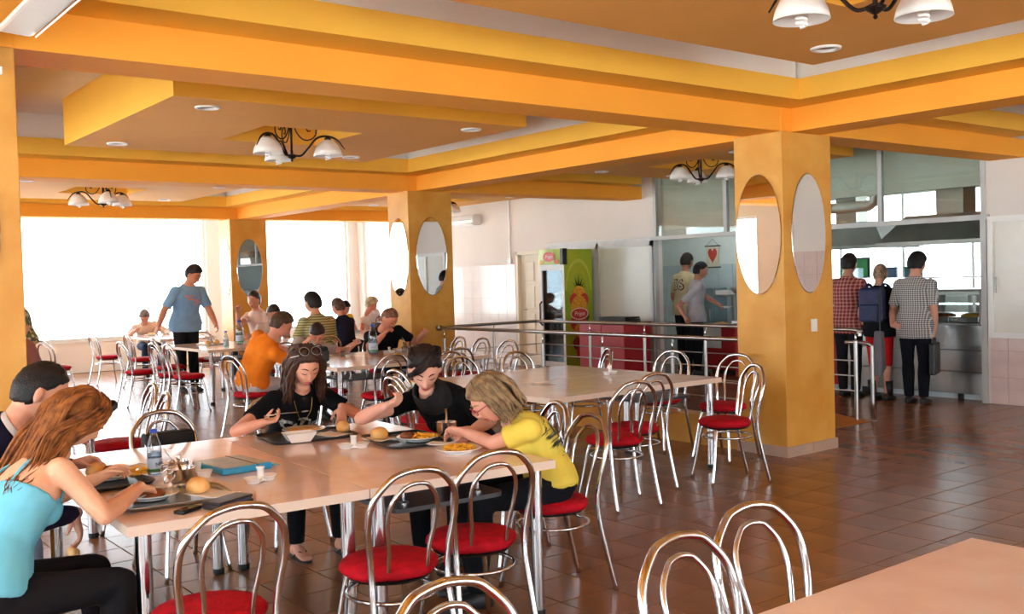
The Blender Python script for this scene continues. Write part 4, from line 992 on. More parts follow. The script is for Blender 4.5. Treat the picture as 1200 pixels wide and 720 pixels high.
    for sg in (1, -1):
        o = MB(); o.tube([HD.front(sg*l, z, 0.0025) for l, z in ((0.014,0.028),(0.025,0.0325),(0.037,0.032),(0.049,0.025))], [0.0020*K,0.0032*K,0.0028*K,0.0012*K], 6); o.build('eyebrow', dark, body, True, org=e.location)
        o = MB(); o.tube([HD.front(sg*l, z, 0.0022) for l, z in ((0.018,0.003),(0.026,-0.0015),(0.037,-0.0025),(0.047,0.0005))], [0.0010*K,0.0018*K,0.0021*K,0.0013*K], 6); o.build('eyelash', mat('lash', (30, 22, 20), 0.6), body, True, org=e.location)
    o = MB()
    for zz, ww, rr3 in ((-0.066,0.024,0.0044),(-0.0768,0.020,0.0054)): o.tube([HD.front(ww*t, zz+0.0015*(1-abs(t))*(1 if zz > -0.07 else -1), 0.0012) for t in (-1,-0.5,0,0.5,1)], [0.0012*K,rr3*0.85*K,rr3*K,rr3*0.85*K,0.0012*K], 7)
    lipc = (198,92,90) if fem else (186,112,98); o.build('lips', mat('lips_f' if fem else 'lips_m', lipc, 0.4), body, True, org=e.location)
    # ---- hair
    hm = mat('hair_%d_%d_%d' % hair, hair, 0.5, spec=0.3, rgb2=ghair or tuple(int(c*0.55) for c in hair), scale=26, lo=0.3, hi=0.7, bump=0.35, bscale=140)
    pc = dict(thick=0.013); pc.update(hcap or {})
    if hairstyle == 'short': HD.cap(**pc).build('hair', hm, e, True, org=e.location)
    elif hairstyle == 'crop': HD.cap(thick=0.0045, jitter=0.0008).build('hair', hm, e, True, org=e.location)
    elif hairstyle == 'long':
        hmb = HD.cap(**pc)
        if guides: locks(hmb, [[HD.loc(*p) if len(p) == 3 and not isinstance(p, Vector) else p for p in g] for g in guides(HD, spine, frame, s)], 9 if voxel < 0.008 else 4, ljit, 0.0085 if voxel < 0.008 else 0.012, sum(map(ord, label)) % 997)
        hmb.build('hair', hm, e, True, org=e.location)
    # ---- clothes
    if shirt is not None:
        sm = shirt if not isinstance(shirt, tuple) else mat('cloth_%d_%d_%d' % shirt, shirt, 0.85, scale=12, var=0.05, spec=0.15)
        m = MB(); torso(m, hemt-0.10 if not sit else -0.08+hemt, topcut, 0.011, not sit)
        if sleeve > 0:
            for S in (SR, SL): limb(m, [spine(0.90), spine(0.865).lerp(S, 0.55), S], [0.050*s+0.010, 0.048*q+0.011, ar[0]*q*1.02+0.011])
            for S, E, W in ((SR, ER, WR), (SL, EL, WL)):
                if sleeve <= 1: arm(m, S, E, W, 0.010, sleeve, False)
                else: arm(m, S, E, E.lerp(W, sleeve-1), 0.011)
        so = put(remesh(m, max(voxel, 0.0085), 4 if voxel < 0.009 else 6, fold, 9, len(label)), 'shirt', sm, e)
        if straps:
            sp = MB()
            for sg in (1, -1):
                pts = []
                for t, fb in ((0.66,-1),(0.78,-1),(0.88,-0.6),(0.92,0.0),(0.86,0.75),(0.72,1)):
                    l, bb = frame(t); fwd = bb if bb.dot(F) > 0 else -bb
                    i_ = min(range(len(prof)), key=lambda i: abs(prof[i][0]-t)); pts.append(spine(t)+l*(sg*0.088*s)+fwd*(fb*(prof[i_][2]*s+0.0055)*0.93)+ (Z*0.012 if abs(fb) < 0.7 else Z*0))
                sp.tube(bez(pts, 5), 0.006, 6)
            sp.build('strap', sm, so, True, org=e.location)
        if collar:
            l, bb = frame(0.95); cmb = MB(); cmb.rings([ering(spine(0.94), l, bb, 0.088*s, 0.074*s, 20), ering(spine(1.02), l, bb, 0.072*s, 0.066*s, 20), ering(spine(1.02), l, bb, 0.066*s, 0.060*s, 20), ering(spine(0.93), l, bb, 0.080*s, 0.066*s, 20)], closed=True); cmb.build('collar', mat('collar_%d_%d_%d' % collar, collar, 0.8), so, True, org=e.location)
    if cowl:
        cm = MB(); fz = F*0.035
        l, bb = frame(0.9); up_ = (headc-neck).normalized()
        cs_ = [(0.84,0.125,0.105,0.030),(0.92,0.108,0.098,0.036),(0.985,0.090,0.085,0.034),(1.03,0.082,0.078,0.030)]
        cm.rings([ering(spine(t)+F*fo_, l, bb, ra*s, rb*s, 24) for t, ra, rb, fo_ in cs_]+[ering(spine(t)+F*fo_, l, bb, (ra-0.02)*s, (rb-0.02)*s, 24) for t, ra, rb, fo_ in reversed(cs_)], closed=True)
        put(remesh(cm, 0.009, 4, 0.006, 14, 2.0), 'cowl', mat('cowl_cloth', cowl, 0.9), so)
    if trousers is not None:
        tm = trousers if not isinstance(trousers, tuple) else mat('cloth_%d_%d_%d' % trousers, trousers, 0.85, scale=14, var=0.06, spec=0.15)
        m = MB(); torso(m, -0.16, 0.12 if sit else 0.04, 0.009 if sit else 0.004)
        leg(m, hipR, KR, AR, 0.010, 1-leg_bare, 0.004); leg(m, hipL, KL, AL, 0.010, 1-leg_bare, 0.004)
        if leg_bare >= 1: pass
        put(remesh(m, max(voxel, 0.012), 4, fold, 8, 3.0), 'trousers', tm, e)
    if shoes == 'sandal':
        for A in (AR, AL):
            m = MB(); m.rings([ering(V(A.x, A.y, z_)+F*0.055, F, Lf, 0.130, 0.045, 20) for z_ in (0.0, 0.010)])
            so_ = m.build('sandal_sole', M_BLACK, e, False, org=e.location)
            st = MB(); c0 = V(A.x, A.y, 0)+F*0.12
            for sg in (1, -1): st.tube(bez([c0+Z*0.03, c0-F*0.03+Lf*(0.022*sg)+Z*0.05, c0-F*0.08+Lf*(0.044*sg)+Z*0.012], 4), 0.005, 6)
            st.build('sandal_strap', M_BLACK, so_, True, org=e.location)
    elif shoes:
        for A in (AR, AL):
            m = MB(); m.rings([ering(A+F*f_-Z*(0.085-z_), Lf, Z, ra, rb, 14, 0.85) for f_, z_, ra, rb in ((-0.075,0.03,0.022,0.024),(-0.06,0.04,0.036,0.040),(-0.01,0.050,0.042,0.050),(0.06,0.042,0.045,0.041),(0.12,0.030,0.050,0.029),(0.18,0.022,0.044,0.021),(0.20,0.018,0.028,0.015))])
            m.build('shoe', mat('shoe_%d_%d_%d' % shoes, shoes, 0.5), e, True, org=e.location)
    return dict(e=e, HD=HD, body=body, SR=SR, ER=ER, WR=WR, SL=SL, EL=EL, WL=WL, ends=ends, spine=spine, frame=frame, F=F, L=Lf, s=s, neck=neck, pel=pel)
def F_of(deg): return V(math.cos(rad(deg)), math.sin(rad(deg)), 0)
def back_hair(deg, n=9, tend=0.55, w=0.075, top=0.118):
    Fd = F_of(deg)
    def g(HD, spine, frame, s):
        out = []
        for i in range(n):
            y = -w+2*w*i/(n-1); l = frame(0.8)[0]
            out.append([(-0.0,y*0.4,top),(-0.07,y*0.8,0.105),(-0.118,y*1.05,0.03),(-0.125,y*1.15,-0.06), spine(0.93)+l*(y*1.3)-Fd*0.10, spine(0.78)+l*(y*1.7)-Fd*0.125, spine(tend)+l*(y*1.9)-Fd*0.125])
        for sg in (1, -1):
          for jj in range(5):
            dq = -0.022*jj
            out.append([(0.03+dq,0.012*sg,0.122),(0.055+dq,0.055*sg,0.095),(0.045+dq,0.088*sg,0.03),(0.0+dq,0.100*sg,-0.05),(-0.05+dq,0.104*sg,-0.13), spine(0.86)+frame(0.9)[0]*(0.12*sg)-Fd*(0.06+0.012*jj), spine(0.70)+frame(0.8)[0]*(0.12*sg)-Fd*0.11])
            out.append([(0.02,0.02*sg,0.118),(0.03,0.07*sg,0.07),(0.0,0.092*sg,-0.01),(-0.05,0.10*sg,-0.09), spine(0.9)+frame(0.9)[0]*(0.12*sg)-Fd*0.05, spine(0.75)+frame(0.8)[0]*(0.13*sg)-Fd*0.10])
        return out
    return g
def front_hair(HD, spine, frame, s):
    out = []
    for sg in (1, -1):
        for k in range(6):
            q = k/5
            out.append([(0.03-0.08*q,0.012*sg,0.120),(0.045-0.10*q,0.062*sg,0.085),(0.035-0.11*q,0.088*sg,0.015),(0.030-0.11*q,0.096*sg,-0.07),(0.040-0.10*q,0.098*sg,-0.15),(0.055-0.10*q,0.105*sg,-0.215)])
    for k in range(5):
        y = -0.06+0.03*k; out.append([(-0.03,y*0.5,0.12),(-0.10,y,0.07),(-0.125,y*1.1,-0.03),(-0.125,y*1.2,-0.12),(-0.12,y*1.2,-0.2)])
    return out
def bob(length, fringe=True, fr=0.03, sh=0.0):
    def g(HD, spine, frame, s):
        out = []
        for sg in (1, -1):
            for k in range(6):
                q = k/5; out.append([(0.03-0.07*q,0.015*sg,0.121),(0.05-0.11*q,0.066*sg,0.085),(0.035-sh-0.10*q,0.090*sg,0.01),(0.03-sh*1.3-0.10*q,0.094*sg,length*0.6),(0.032-sh*1.5-0.10*q,0.088*sg,length)])
        for k in range(7):
            y = -0.07+0.0233*k; out.append([(-0.03,y*0.5,0.121),(-0.10,y,0.075),(-0.124,y*1.05,-0.0),(-0.122,y*1.1,length*0.6),(-0.112,y*1.1,length*0.95)])
        if fringe:
            for k in range(4): out.append([(0.02,0.03,0.122),(0.085,0.02-0.01*k,0.098),(0.104,-0.02-0.012*k,0.066),(0.076,-0.066-0.004*k,fr)])
        return out
    return g
def pulled_back(HD, spine, frame, s):
    out = []
    for k in range(11):
        y = -0.072+0.0144*k; out.append([(0.066-abs(y)*0.5,y*0.75,0.100-abs(y)*0.5),(0.02,y,0.123-abs(y)*0.35),(-0.06,y*1.02,0.108-abs(y)*0.3),(-0.112,y*0.8,0.045),(-0.130,y*0.4,-0.02),(-0.135,y*0.2,-0.07)])
    for k in range(5): out.append([(0.02,0.034-0.006*k,0.124),(0.080,0.012-0.008*k,0.100),(0.099,-0.030-0.007*k,0.066),(0.078,-0.064-0.003*k,0.030),(0.050,-0.082,-0.012)])
    return out
# --- the five at the near table
pA = person('woman in a light blue strap top with long auburn hair, eating', (3.93,-0.68), -86, h=1.66, fem=True, lean=26, head=(4.14,-1.07,1.112), hyaw=-76, hpitch=38, hk=0.95, fat=1.08,
    er=(3.84,-1.06,0.785), wr=(4.06,-1.26,0.83), hr=dict(d=(0.7,-0.65,-0.25), pn=(0.2,-0.2,-0.9), curl=0.55), wl=(4.42,-1.22,0.83), skin_c=(236,184,150), hair=(172,106,52), ghair=(100,54,28), hairstyle='long', guides=back_hair(-86, 10, 0.70, 0.07),
    hcap=dict(thick=0.014, front=0.55, side=-0.5, back=-0.85, fullness=0.006), shirt=(120,206,232), sleeve=0, topcut=0.66, straps=True, trousers=(26,26,30), voxel=0.0064, hemt=0.05)
pB = person('man in a navy sweater with white collar seated at the left edge', (4.80,-0.52), -90, h=1.78, lean=34, head=(4.60,-1.03,1.188), hyaw=-98, hpitch=26, hk=1.06, wr=(4.47,-1.12,0.68), hr=dict(d=(-0.1,-0.25,-1), pn=(0.3,0.9,0), curl=0.5), wl=(4.86,-1.22,0.82),
    skin_c=(222,166,140), hair=(34,26,24), shirt=(34,32,58), sleeve=1.9, collar=(236,236,240), trousers=(138,168,206), voxel=0.0070, hcap=dict(thick=0.006, side=0.10, front=0.80, fullness=0.004))
pC = person('girl in a black printed t-shirt with sunglasses on her head', (5.86,-2.74), 178, h=1.66, fem=True, lean=22, head=(5.47,-2.69,1.125), hyaw=170, hpitch=26, hk=1.06,
    er=(5.47,-2.24,0.79), wr=(5.285,-2.33,0.85), hr=dict(d=(-0.3,-0.8,0.15), pn=(-0.2,-0.2,0.9), curl=0.75, tside=-1), el=(5.46,-3.03,0.80), wl=(5.40,-2.88,0.875), hl=dict(d=(-0.25,0.25,-0.9), pn=(0.9,0.1,-0.2), curl=0.28, spread=0.6),
    skin_c=(238,176,148), hair=(50,30,24), ghair=(84,52,36), hairstyle='long', guides=front_hair, hcap=dict(thick=0.013, front=0.82, side=0.0, back=-0.8, fullness=0.012), shirt=(24,23,26), sleeve=0.62, trousers=(26,26,30), shoes='sandal', voxel=0.0060)
pD = person('dark-haired woman in a black top lifting a fork to her mouth', (4.98,-3.52), 118, h=1.72, fem=True, lean=30, head=(4.70,-3.03,1.125), hyaw=150, hpitch=34, hk=1.1,
    er=(4.92,-2.74,0.86), wr=(4.70,-2.76,0.945), hr=dict(d=(-0.55,-0.55,0.25), pn=(0.0,-0.5,0.8), curl=0.75, tside=-1), el=(4.50,-3.33,0.83), wl=(4.40,-3.12,0.80),
    skin_c=(240,186,164), hair=(44,30,26), ghair=(28,20,18), hairstyle='long', guides=pulled_back, ljit=0.006, hcap=dict(thick=0.014, front=0.80, side=0.08, back=-0.7, fullness=0.014), shirt=(20,20,22), cowl=(24,24,27), sleeve=0.5, trousers=(22,22,26), voxel=0.0064, fat=1.1)
pE = person('woman in a yellow t-shirt with red glasses bent over her plate', (3.97,-3.30), 72, h=1.66, fem=True, lean=30, head=(4.10,-3.03,1.005), hyaw=70, hpitch=36, hk=1.06,
    el=(4.08,-3.02,0.785), wl=(4.31,-3.00,0.825), wr=(4.46,-3.14,0.80), hr=dict(d=(0.25,0.75,-0.05), pn=(-0.6,0.1,-0.3), curl=0.8), hl=dict(d=(0.7,0.35,0.0), pn=(-0.2,0.6,-0.6), curl=0.8),
    skin_c=(234,176,152), hair=(166,136,98), ghair=(104,80,58), hairstyle='long', guides=bob(-0.125, False), hcap=dict(thick=0.016, front=0.6, side=0.0, back=-0.75, fullness=0.014), shirt=(238,214,92), sleeve=0.6, trousers=(26,26,30), voxel=0.0064, fat=1.08)
# sunglasses on the girl's hair
H = pC['HD']; sg_ = empty('sunglasses', H.loc(0.06,0,0.125), 0, 'brown sunglasses with white rims pushed up on the girl\'s hair', 'sunglasses'); OL = sg_.location
ML = mat('brown_lens', (58,34,30), 0.15)
for sgn in (1, -1):
    def pt(t, r1, r2, off=0): return H.loc(0.046-0.022*r2*math.sin(t)+off*0.6, sgn*0.036+0.029*r1*math.cos(t)*1.0, 0.130+0.016*r2*math.sin(t)+off*0.8)
    m = MB(); m.rings([[pt(2*PI*k/18,1,1,0.004) for k in range(18)], [pt(2*PI*k/18,0.5,0.5,0.008) for k in range(18)]]); m.build('lens', ML, sg_, True, org=OL)
    MB().tube([pt(2*PI*k/18,1,1,0.005) for k in range(18)], 0.0011, 6, True).build('rim', mat('taupe_rim', (196,186,178), 0.4), sg_, True, org=OL)
    MB().tube([H.loc(0.055,sgn*0.068,0.11),H.loc(0.0,sgn*0.094,0.07),H.loc(-0.05,sgn*0.094,0.03)], 0.0025, 6).build('temple', M_WPLAST, sg_, True, org=OL)
H = pE['HD']; gl_ = empty('eyeglasses', H.loc(0.1,0,0.0), 0, 'thin red glasses on the woman in yellow', 'glasses'); OL = gl_.location; MR = mat('red_frame', (150,28,34), 0.3)
for sgn in (1, -1):
    MB().tube([H.loc(0.108-0.006*abs(math.cos(2*PI*k/16)), sgn*0.034+0.025*math.cos(2*PI*k/16), 0.002+0.016*math.sin(2*PI*k/16)) for k in range(16)], 0.0022, 6, True).build('rim', MR, gl_, True, org=OL)
    MB().tube([H.loc(0.10,sgn*0.060,0.006),H.loc(0.04,sgn*0.082,0.008),H.loc(-0.02,sgn*0.084,0.004)], 0.0024, 6).build('temple', MR, gl_, True, org=OL)
MB().tube([H.loc(0.107,0.010,0.006),H.loc(0.112,0,0.009),H.loc(0.107,-0.010,0.006)], 0.002, 6).build('bridge', MR, gl_, True, org=OL)
# necklace and shirt print of the girl, back print of the yellow shirt
def on_chest(p, lat, t, off, back=False):
    l, b = p['frame'](t); fwd = b if b.dot(p['F']) > 0 else -b
    if back: fwd = -fwd
    return p['spine'](t)+l*lat+fwd*off, l, fwd
nk = [on_chest(pC, y, t, d)[0] for y, t, d in ((0.062,0.97,0.035),(0.045,0.86,0.115),(0.015,0.74,0.142),(0.0,0.70,0.148),(-0.015,0.74,0.142),(-0.045,0.86,0.115),(-0.062,0.97,0.035))]
MB().tube(bez(nk, 4), 0.0018, 5).build('necklace', mat('gold', (200,160,90), 0.3, 0.8), pC['e'], True, org=pC['e'].location)
from mathutils.bvhtree import BVHTree
def surf_text(p, s, size, m, lat, t, name, back=False, bold=0.0, rot=0.0):
    """print lettering on the shirt: projected on the cloth"""
    sh = [o for o in p['e'].children if o.name.startswith('shirt')][0]; bv = BVHTree.FromPolygons([v.co for v in sh.data.vertices], [tuple(q.vertices) for q in sh.data.polygons])
    c, l, fwd = on_chest(p, lat, t, 0.0, back); c = c-p['e'].location; up = (fwd.cross(l) if not back else l.cross(fwd)); up = up if up.z > 0 else -up; x = up.cross(fwd)
    cu = bpy.data.curves.new('t', 'FONT'); cu.body = s; cu.size = size; cu.align_x = 'CENTER'; cu.align_y = 'CENTER'; cu.offset = bold; cu.resolution_u = 2
    o = bpy.data.objects.new('t', cu); C.objects.link(o); me = bpy.data.meshes.new_from_object(o.evaluated_get(bpy.context.evaluated_depsgraph_get())); bpy.data.objects.remove(o)
    bm = bmesh.new(); bm.from_mesh(me); bmesh.ops.subdivide_edges(bm, edges=[e for e in bm.edges if e.calc_length() > 0.02], cuts=1); bm.to_mesh(me); bm.free()
    for v in me.vertices:
        a, b = v.co.x, v.co.y; a, b = a*math.cos(rot)-b*math.sin(rot), a*math.sin(rot)+b*math.cos(rot)
        q = c + x*a + up*b + fwd*0.5; hit = bv.ray_cast(q, -fwd); v.co = (hit[0]+fwd*0.006) if hit[0] else c + x*a+up*b+fwd*0.12
    me.materials.clear(); me.materials.append(m); ob = bpy.data.objects.new(name, me); C.objects.link(ob); ob.parent = sh
def surf_shape(p, polys, m, lat, t, name, back=False):
    sh = [o for o in p['e'].children if o.name.startswith('shirt')][0]; bv = BVHTree.FromPolygons([v.co for v in sh.data.vertices], [tuple(q.vertices) for q in sh.data.polygons])
    c, l, fwd = on_chest(p, lat, t, 0.0, back); c = c-p['e'].location; up = fwd.cross(l); up = up if up.z > 0 else -up; x = up.cross(fwd); mb = MB()
    for P in polys:
        pts = []
        ca = sum(a for a, b in P)/len(P); cb = sum(b for a, b in P)/len(P); n_ = len(P)
        for a, b in [(ca, cb)] + [((a+ca)/2, (b+cb)/2) for a, b in P] + list(P):
            q = c + x*a + up*b + fwd*0.5; hit = bv.ray_cast(q, -fwd); pts.append((hit[0]+fwd*0.006) if hit[0] else c+x*a+up*b+fwd*0.12)
        mb.add(pts, [(0, 1+i, 1+(i+1) % n_) for i in range(n_)] + [(1+i, 1+n_+i, 1+n_+(i+1) % n_, 1+(i+1) % n_) for i in range(n_)])
    return mb.build(name, m, sh)
M_PRINTW = mat('silver_print', (206,210,206), 0.5, rgb2=(120,126,124), scale=40); M_PRINTD = mat('dark_print', (70,66,48), 0.8); M_PRINTC = mat('coral_print', (218,146,136), 0.8)
surf_text(pC, 'CaTin', 0.095, M_PRINTW, -0.01, 0.64, 'shirt_lettering', bold=0.003)
rnd = random.Random(4); pol = []
for k in range(70):
    a = 2*PI*k/70; r = 0.078+rnd.uniform(-0.006,0.006); w = rnd.uniform(0.004,0.014); pol.append([(r*math.cos(a)-w*0.5, r*1.15*math.sin(a)-w*0.5),(r*math.cos(a)+w*0.5, r*1.15*math.sin(a)-w*0.4),(r*math.cos(a)+w*0.3, r*1.15*math.sin(a)+w*0.5)])
for k in range(26):
    a = rnd.uniform(PI*0.9, PI*1.9); r = rnd.uniform(0.09,0.15); w = rnd.uniform(0.003,0.009); pol.append([(r*math.cos(a), r*math.sin(a)),(r*math.cos(a)+w, r*math.sin(a)),(r*math.cos(a)+w*0.5, r*math.sin(a)+w*1.3)])
surf_shape(pE, pol, M_PRINTD, 0.085, 0.60, 'splatter_print', True)['kind'] = 'stuff'; surf_text(pE, '10', 0.10, M_PRINTD, 0.085, 0.60, 'back_lettering', True, bold=0.003)

# --- people at the farther tables
pF = person('man in an orange t-shirt eating, seen from the side', (10.15,-4.36), -72, h=1.78, lean=26, head=(9.98,-4.64,1.185), hyaw=-100, hpitch=34, wr=(10.0,-4.92,0.85), wl=(10.35,-4.95,0.85), skin_c=(228,160,132), hair=(92,66,44), shirt=(246,132,34), sleeve=0.7, trousers=(214,208,206), fat=1.12)
pG = person('man in a grey polo shirt bent low over his food', (11.36,-5.46), 176, h=1.76, lean=48, head=(10.97,-5.56,1.015), hyaw=150, hpitch=52, wr=(10.86,-5.36,0.93), wl=(10.80,-5.98,0.88), skin_c=(226,166,142), hair=(64,46,36), shirt=(192,182,170), collar=(206,200,190), sleeve=0.7, trousers=(58,54,52), hcap=dict(thick=0.008))
pH = person('man in a black t-shirt with cropped reddish hair behind the water bottle', (11.38,-6.72), 170, h=1.78, lean=26, head=(11.03,-6.60,1.145), hyaw=200, hpitch=38, wr=(10.90,-6.44,0.96), wl=(10.88,-7.02,0.94), skin_c=(220,150,120), hair=(150,98,70), hairstyle='crop', shirt=(24,24,27), sleeve=0.7, trousers=(40,44,60), fat=1.15)
M_STRIPE = pattern('olive_stripe', 'stripes', [(128,120,72),(196,188,130)], 9.0)
pI = person('man in an olive striped shirt seen from behind', (12.65,-6.45), 8, h=1.92, lean=8, hyaw=20, hpitch=12, skin_c=(220,160,130), hair=(42,36,34), shirt=M_STRIPE, sleeve=0.75, trousers=(60,60,66), fat=1.3, hcap=dict(thick=0.018))
pJ = person('man in a pale t-shirt looking down, beside the orange column', (15.55,-7.05), 170, h=1.78, lean=18, head=(15.30,-6.98,1.155), hyaw=190, hpitch=34, skin_c=(196,140,112), hair=(56,46,42), shirt=(222,206,196), sleeve=0.8, trousers=(60,60,70))
pK = person('man with glasses resting his chin on his hand by the far column', (16.45,-7.25), 115, h=1.95, lean=8, hyaw=120, hpitch=6, wr=(16.2,-6.75,1.18), er=(16.30,-6.80,0.93), skin_c=(214,156,130), hair=(84,72,64), shirt=(226,200,190), sleeve=0.5, trousers=(60,60,70))
pL = person('tall man in a light blue t-shirt standing at a table', (15.35,-5.55), 192, sit=False, h=1.93, lean=13, hyaw=215, hpitch=34, wr=(15.2,-5.05,0.98), wl=(14.95,-5.95,0.86), skin_c=(206,146,116), hair=(40,34,32), shirt=(128,170,208), sleeve=0.85, trousers=(30,30,34), fat=1.22, hemt=-0.12)
surf_shape(pL, [[(0.10*math.cos(a)*q+dx, 0.045*math.sin(a)*q+dy) for a in [2*PI*k/9 for k in range(9)]] for dx, dy, q in ((-0.10,0.06,0.35),(-0.02,0.065,0.3),(-0.05,0.02,0.45),(0.04,0.0,0.4),(0.10,-0.03,0.4),(0.05,-0.06,0.35),(0.12,0.02,0.2))], M_PRINTC, 0.0, 0.68, 'chest_print')['kind'] = 'stuff'
pM = person('man in a pale shirt eating alone against the bright window', (19.0,-6.12), 176, h=1.74, lean=26, head=(18.68,-6.0,1.09), hyaw=160, hpitch=44, wr=(18.5,-5.75,0.85), wl=(18.5,-6.4,0.88), skin_c=(196,140,118), hair=(130,112,104), shirt=(222,198,180), sleeve=0.9, trousers=(52,60,84))
M_FLORAL = pattern('floral_cloth', 'floral', [(92,112,66),(150,128,60),(206,196,150),(70,80,92)], 26.0)
pN = person('woman in a floral top standing half hidden behind the left column', (16.1,-3.42), 100, sit=False, h=1.66, fem=True, lean=14, hyaw=110, hpitch=20, wr=(15.9,-3.2,1.42), skin_c=(214,160,136), hair=(150,140,110), hairstyle='short', shirt=M_FLORAL, sleeve=0.8, trousers=(34,36,58), fat=1.25)
pO = person('person in a dusty pink shirt seated behind the left column', (12.9,-2.80), 90, h=1.78, lean=24, hpitch=25, skin_c=(206,150,126), hair=(60,50,46), shirt=(176,124,118), sleeve=0.8, trousers=(60,60,70), fat=1.3)
pP = person('young woman in a yellow top at the far table', (16.15,-8.75), 176, h=1.64, fem=True, lean=16, head=(15.9,-8.60,1.16), hyaw=200, hpitch=25, skin_c=(214,150,128), hair=(42,34,34), hairstyle='short', shirt=(240,196,60), sleeve=0.5, trousers=(60,60,70), hcap=dict(thick=0.018, side=-0.3, back=-0.8))
pQ = person('blonde woman in a white top at the far table', (16.45,-9.50), 190, h=1.66, fem=True, lean=14, head=(16.18,-9.32,1.20), hyaw=230, hpitch=25, skin_c=(222,150,128), hair=(232,214,170), hairstyle='short', shirt=(244,234,232), sleeve=0.25, trousers=(120,110,110), hcap=dict(thick=0.026, side=-0.1, back=-0.7), fat=1.15)
pR = person('person in a dark navy shirt next to the olive striped man', (13.7,-7.45), 20, h=1.70, lean=12, hpitch=15, skin_c=(214,150,128), hair=(120,84,70), shirt=(38,42,64), sleeve=0.8, trousers=(40,40,50))
# --- staff and queue
pS = person('man in a grey t-shirt and black trousers holding a plate behind the railing', (10.72,-12.0), 236, sit=False, h=1.74, lean=4, hyaw=232, hpitch=14, wl=(10.22,-12.22,0.98), er=(10.89,-11.78,1.10), wr=(10.69,-11.72,0.92), skin_c=(196,140,116), hair=(44,36,34), shirt=(176,174,180), sleeve=0.75, trousers=(28,28,32), hcap=dict(thick=0.008), hemt=-0.1)
pT = person('man in a beige number 56 shirt seen from behind in the kitchen', (11.35,-12.42), -95, sit=False, h=1.90, lean=4, hyaw=-80, hpitch=16, skin_c=(190,134,110), hair=(54,40,34), shirt=(208,190,150), sleeve=0.8, trousers=(34,34,38), hcap=dict(thick=0.007), hemt=-0.1)
surf_text(pT, '56', 0.24, mat('brown_outline_print', (96,60,40), 0.8), 0.0, 0.62, 'number_outline', True, bold=0.012); surf_text(pT, '56', 0.22, mat('cream_print', (240,230,206), 0.8), 0.0, 0.62, 'number', True)
M_PLAID = pattern('red_plaid', 'check', [(132,40,42),(206,150,140)], 7.0); M_CHECK = pattern('grey_check', 'check', [(92,94,98),(220,220,216)], 13.0)
pU = person('man in a red plaid shirt in the serving queue', (7.41,-11.12), -84, sit=False, h=1.76, lean=2, hpitch=10, skin_c=(190,140,118), hair=(38,32,30), shirt=M_PLAID, sleeve=1.9, trousers=(40,36,40), hcap=dict(thick=0.009), fat=1.12, hemt=-0.2)
pV = person('bald man in a black t-shirt, red shorts and a blue backpack', (6.93,-11.05), -80, sit=False, h=1.62, lean=2, hpitch=12, skin_c=(206,156,130), hair=(190,160,130), hairstyle='crop', shirt=(26,26,30), sleeve=0.7, trousers=(206,30,34), leg_bare=0.93, shoes=(28,28,30), fat=1.05, hemt=-0.1)
for sgn in (1, -1):
    A = pV['pel']+pV['L']*(0.105*sgn); 
    MB().lathe([(0.047,0.06),(0.050,0.14),(0.052,0.24),(0.049,0.24),(0.044,0.06)], (A.x+0.0, A.y+0.0, 0), 14).build('sock', M_BLACK, pV['e'], True, org=pV['e'].location)
pW = person('man in a grey checked shirt with one hand behind his back', (6.42,-10.98), -78, sit=False, h=1.74, lean=3, hyaw=-95, hpitch=14, wl=(6.60,-10.80,0.93), el=(6.70,-10.98,1.12), wr=(6.22,-11.05,0.82), skin_c=(214,160,136), hair=(34,28,28), shirt=M_CHECK, sleeve=0.85, trousers=(26,26,32), fat=1.1, hcap=dict(thick=0.018), hemt=-0.22, hl=dict(d=(-0.9,0.1,-0.15), pn=(0.1,0.9,0.1), curl=0.4))
bp_ = empty('backpack', tuple(pV['spine'](0.55)-pV['F']*0.20), rad(-80), 'navy blue backpack on the man in the black t-shirt', 'backpack')
M_NAVY = mat('navy_nylon', (40,50,92), 0.6, var=0.15, scale=12)
bevel(MB().box(-0.08,0.07,-0.15,0.15,-0.20,0.22).build('main_compartment', M_NAVY, bp_), 0.05, 4); bevel(MB().box(-0.13,-0.08,-0.12,0.12,-0.19,0.02).build('front_pocket', M_NAVY, bp_), 0.025, 3)
for sgn in (1,-1): MB().tube(bez([(0.03,0.1*sgn,0.20),(0.13,0.10*sgn,0.26),(0.27,0.11*sgn,0.20),(0.30,0.12*sgn,0.05),(0.20,0.16*sgn,-0.10),(0.04,0.13*sgn,-0.16)], 4), 0.012, 6, flat=2.0).build('strap', M_NAVY, bp_, True)
lb = empty('laptop_bag', tuple(pW['WR']+V(0.0,0.0,-0.09)), rad(-70), 'black laptop bag hanging from the hand of the man in the checked shirt', 'bag')
bevel(box(-0.17,0.17,-0.035,0.035,-0.42,-0.05).build('body', M_BLACK, lb), 0.02, 3); MB().tube(bez([(-0.06,0,-0.05),(-0.05,0,0.0),(0.05,0,0.0),(0.06,0,-0.05)], 4), 0.008, 6).build('handle', M_BLACK, lb, True)
jb = empty('shoulder_bag', (6.62,-10.60,0.0), 0.4, 'grey bag hanging at the railing end beside the red shorts', 'bag')
bevel(MB().add([(-0.02,-0.18,0.42),(0.10,-0.18,0.42),(0.10,0.14,0.36),(-0.02,0.14,0.36),(0.0,-0.20,0.86),(0.08,-0.20,0.86),(0.08,0.02,0.88),(0.0,0.02,0.88)], [(0,3,2,1),(4,5,6,7),(0,1,5,4),(1,2,6,5),(2,3,7,6),(3,0,4,7)]).build('body', mat('grey_nylon', (108,108,116), 0.7), jb), 0.02, 3)
MB().tube(bez([(0.04,-0.15,0.86),(0.05,-0.2,1.15),(0.05,-0.25,1.38)], 4), 0.008, 6).build('strap', mat('grey_strap', (70,70,76), 0.7), jb, True)

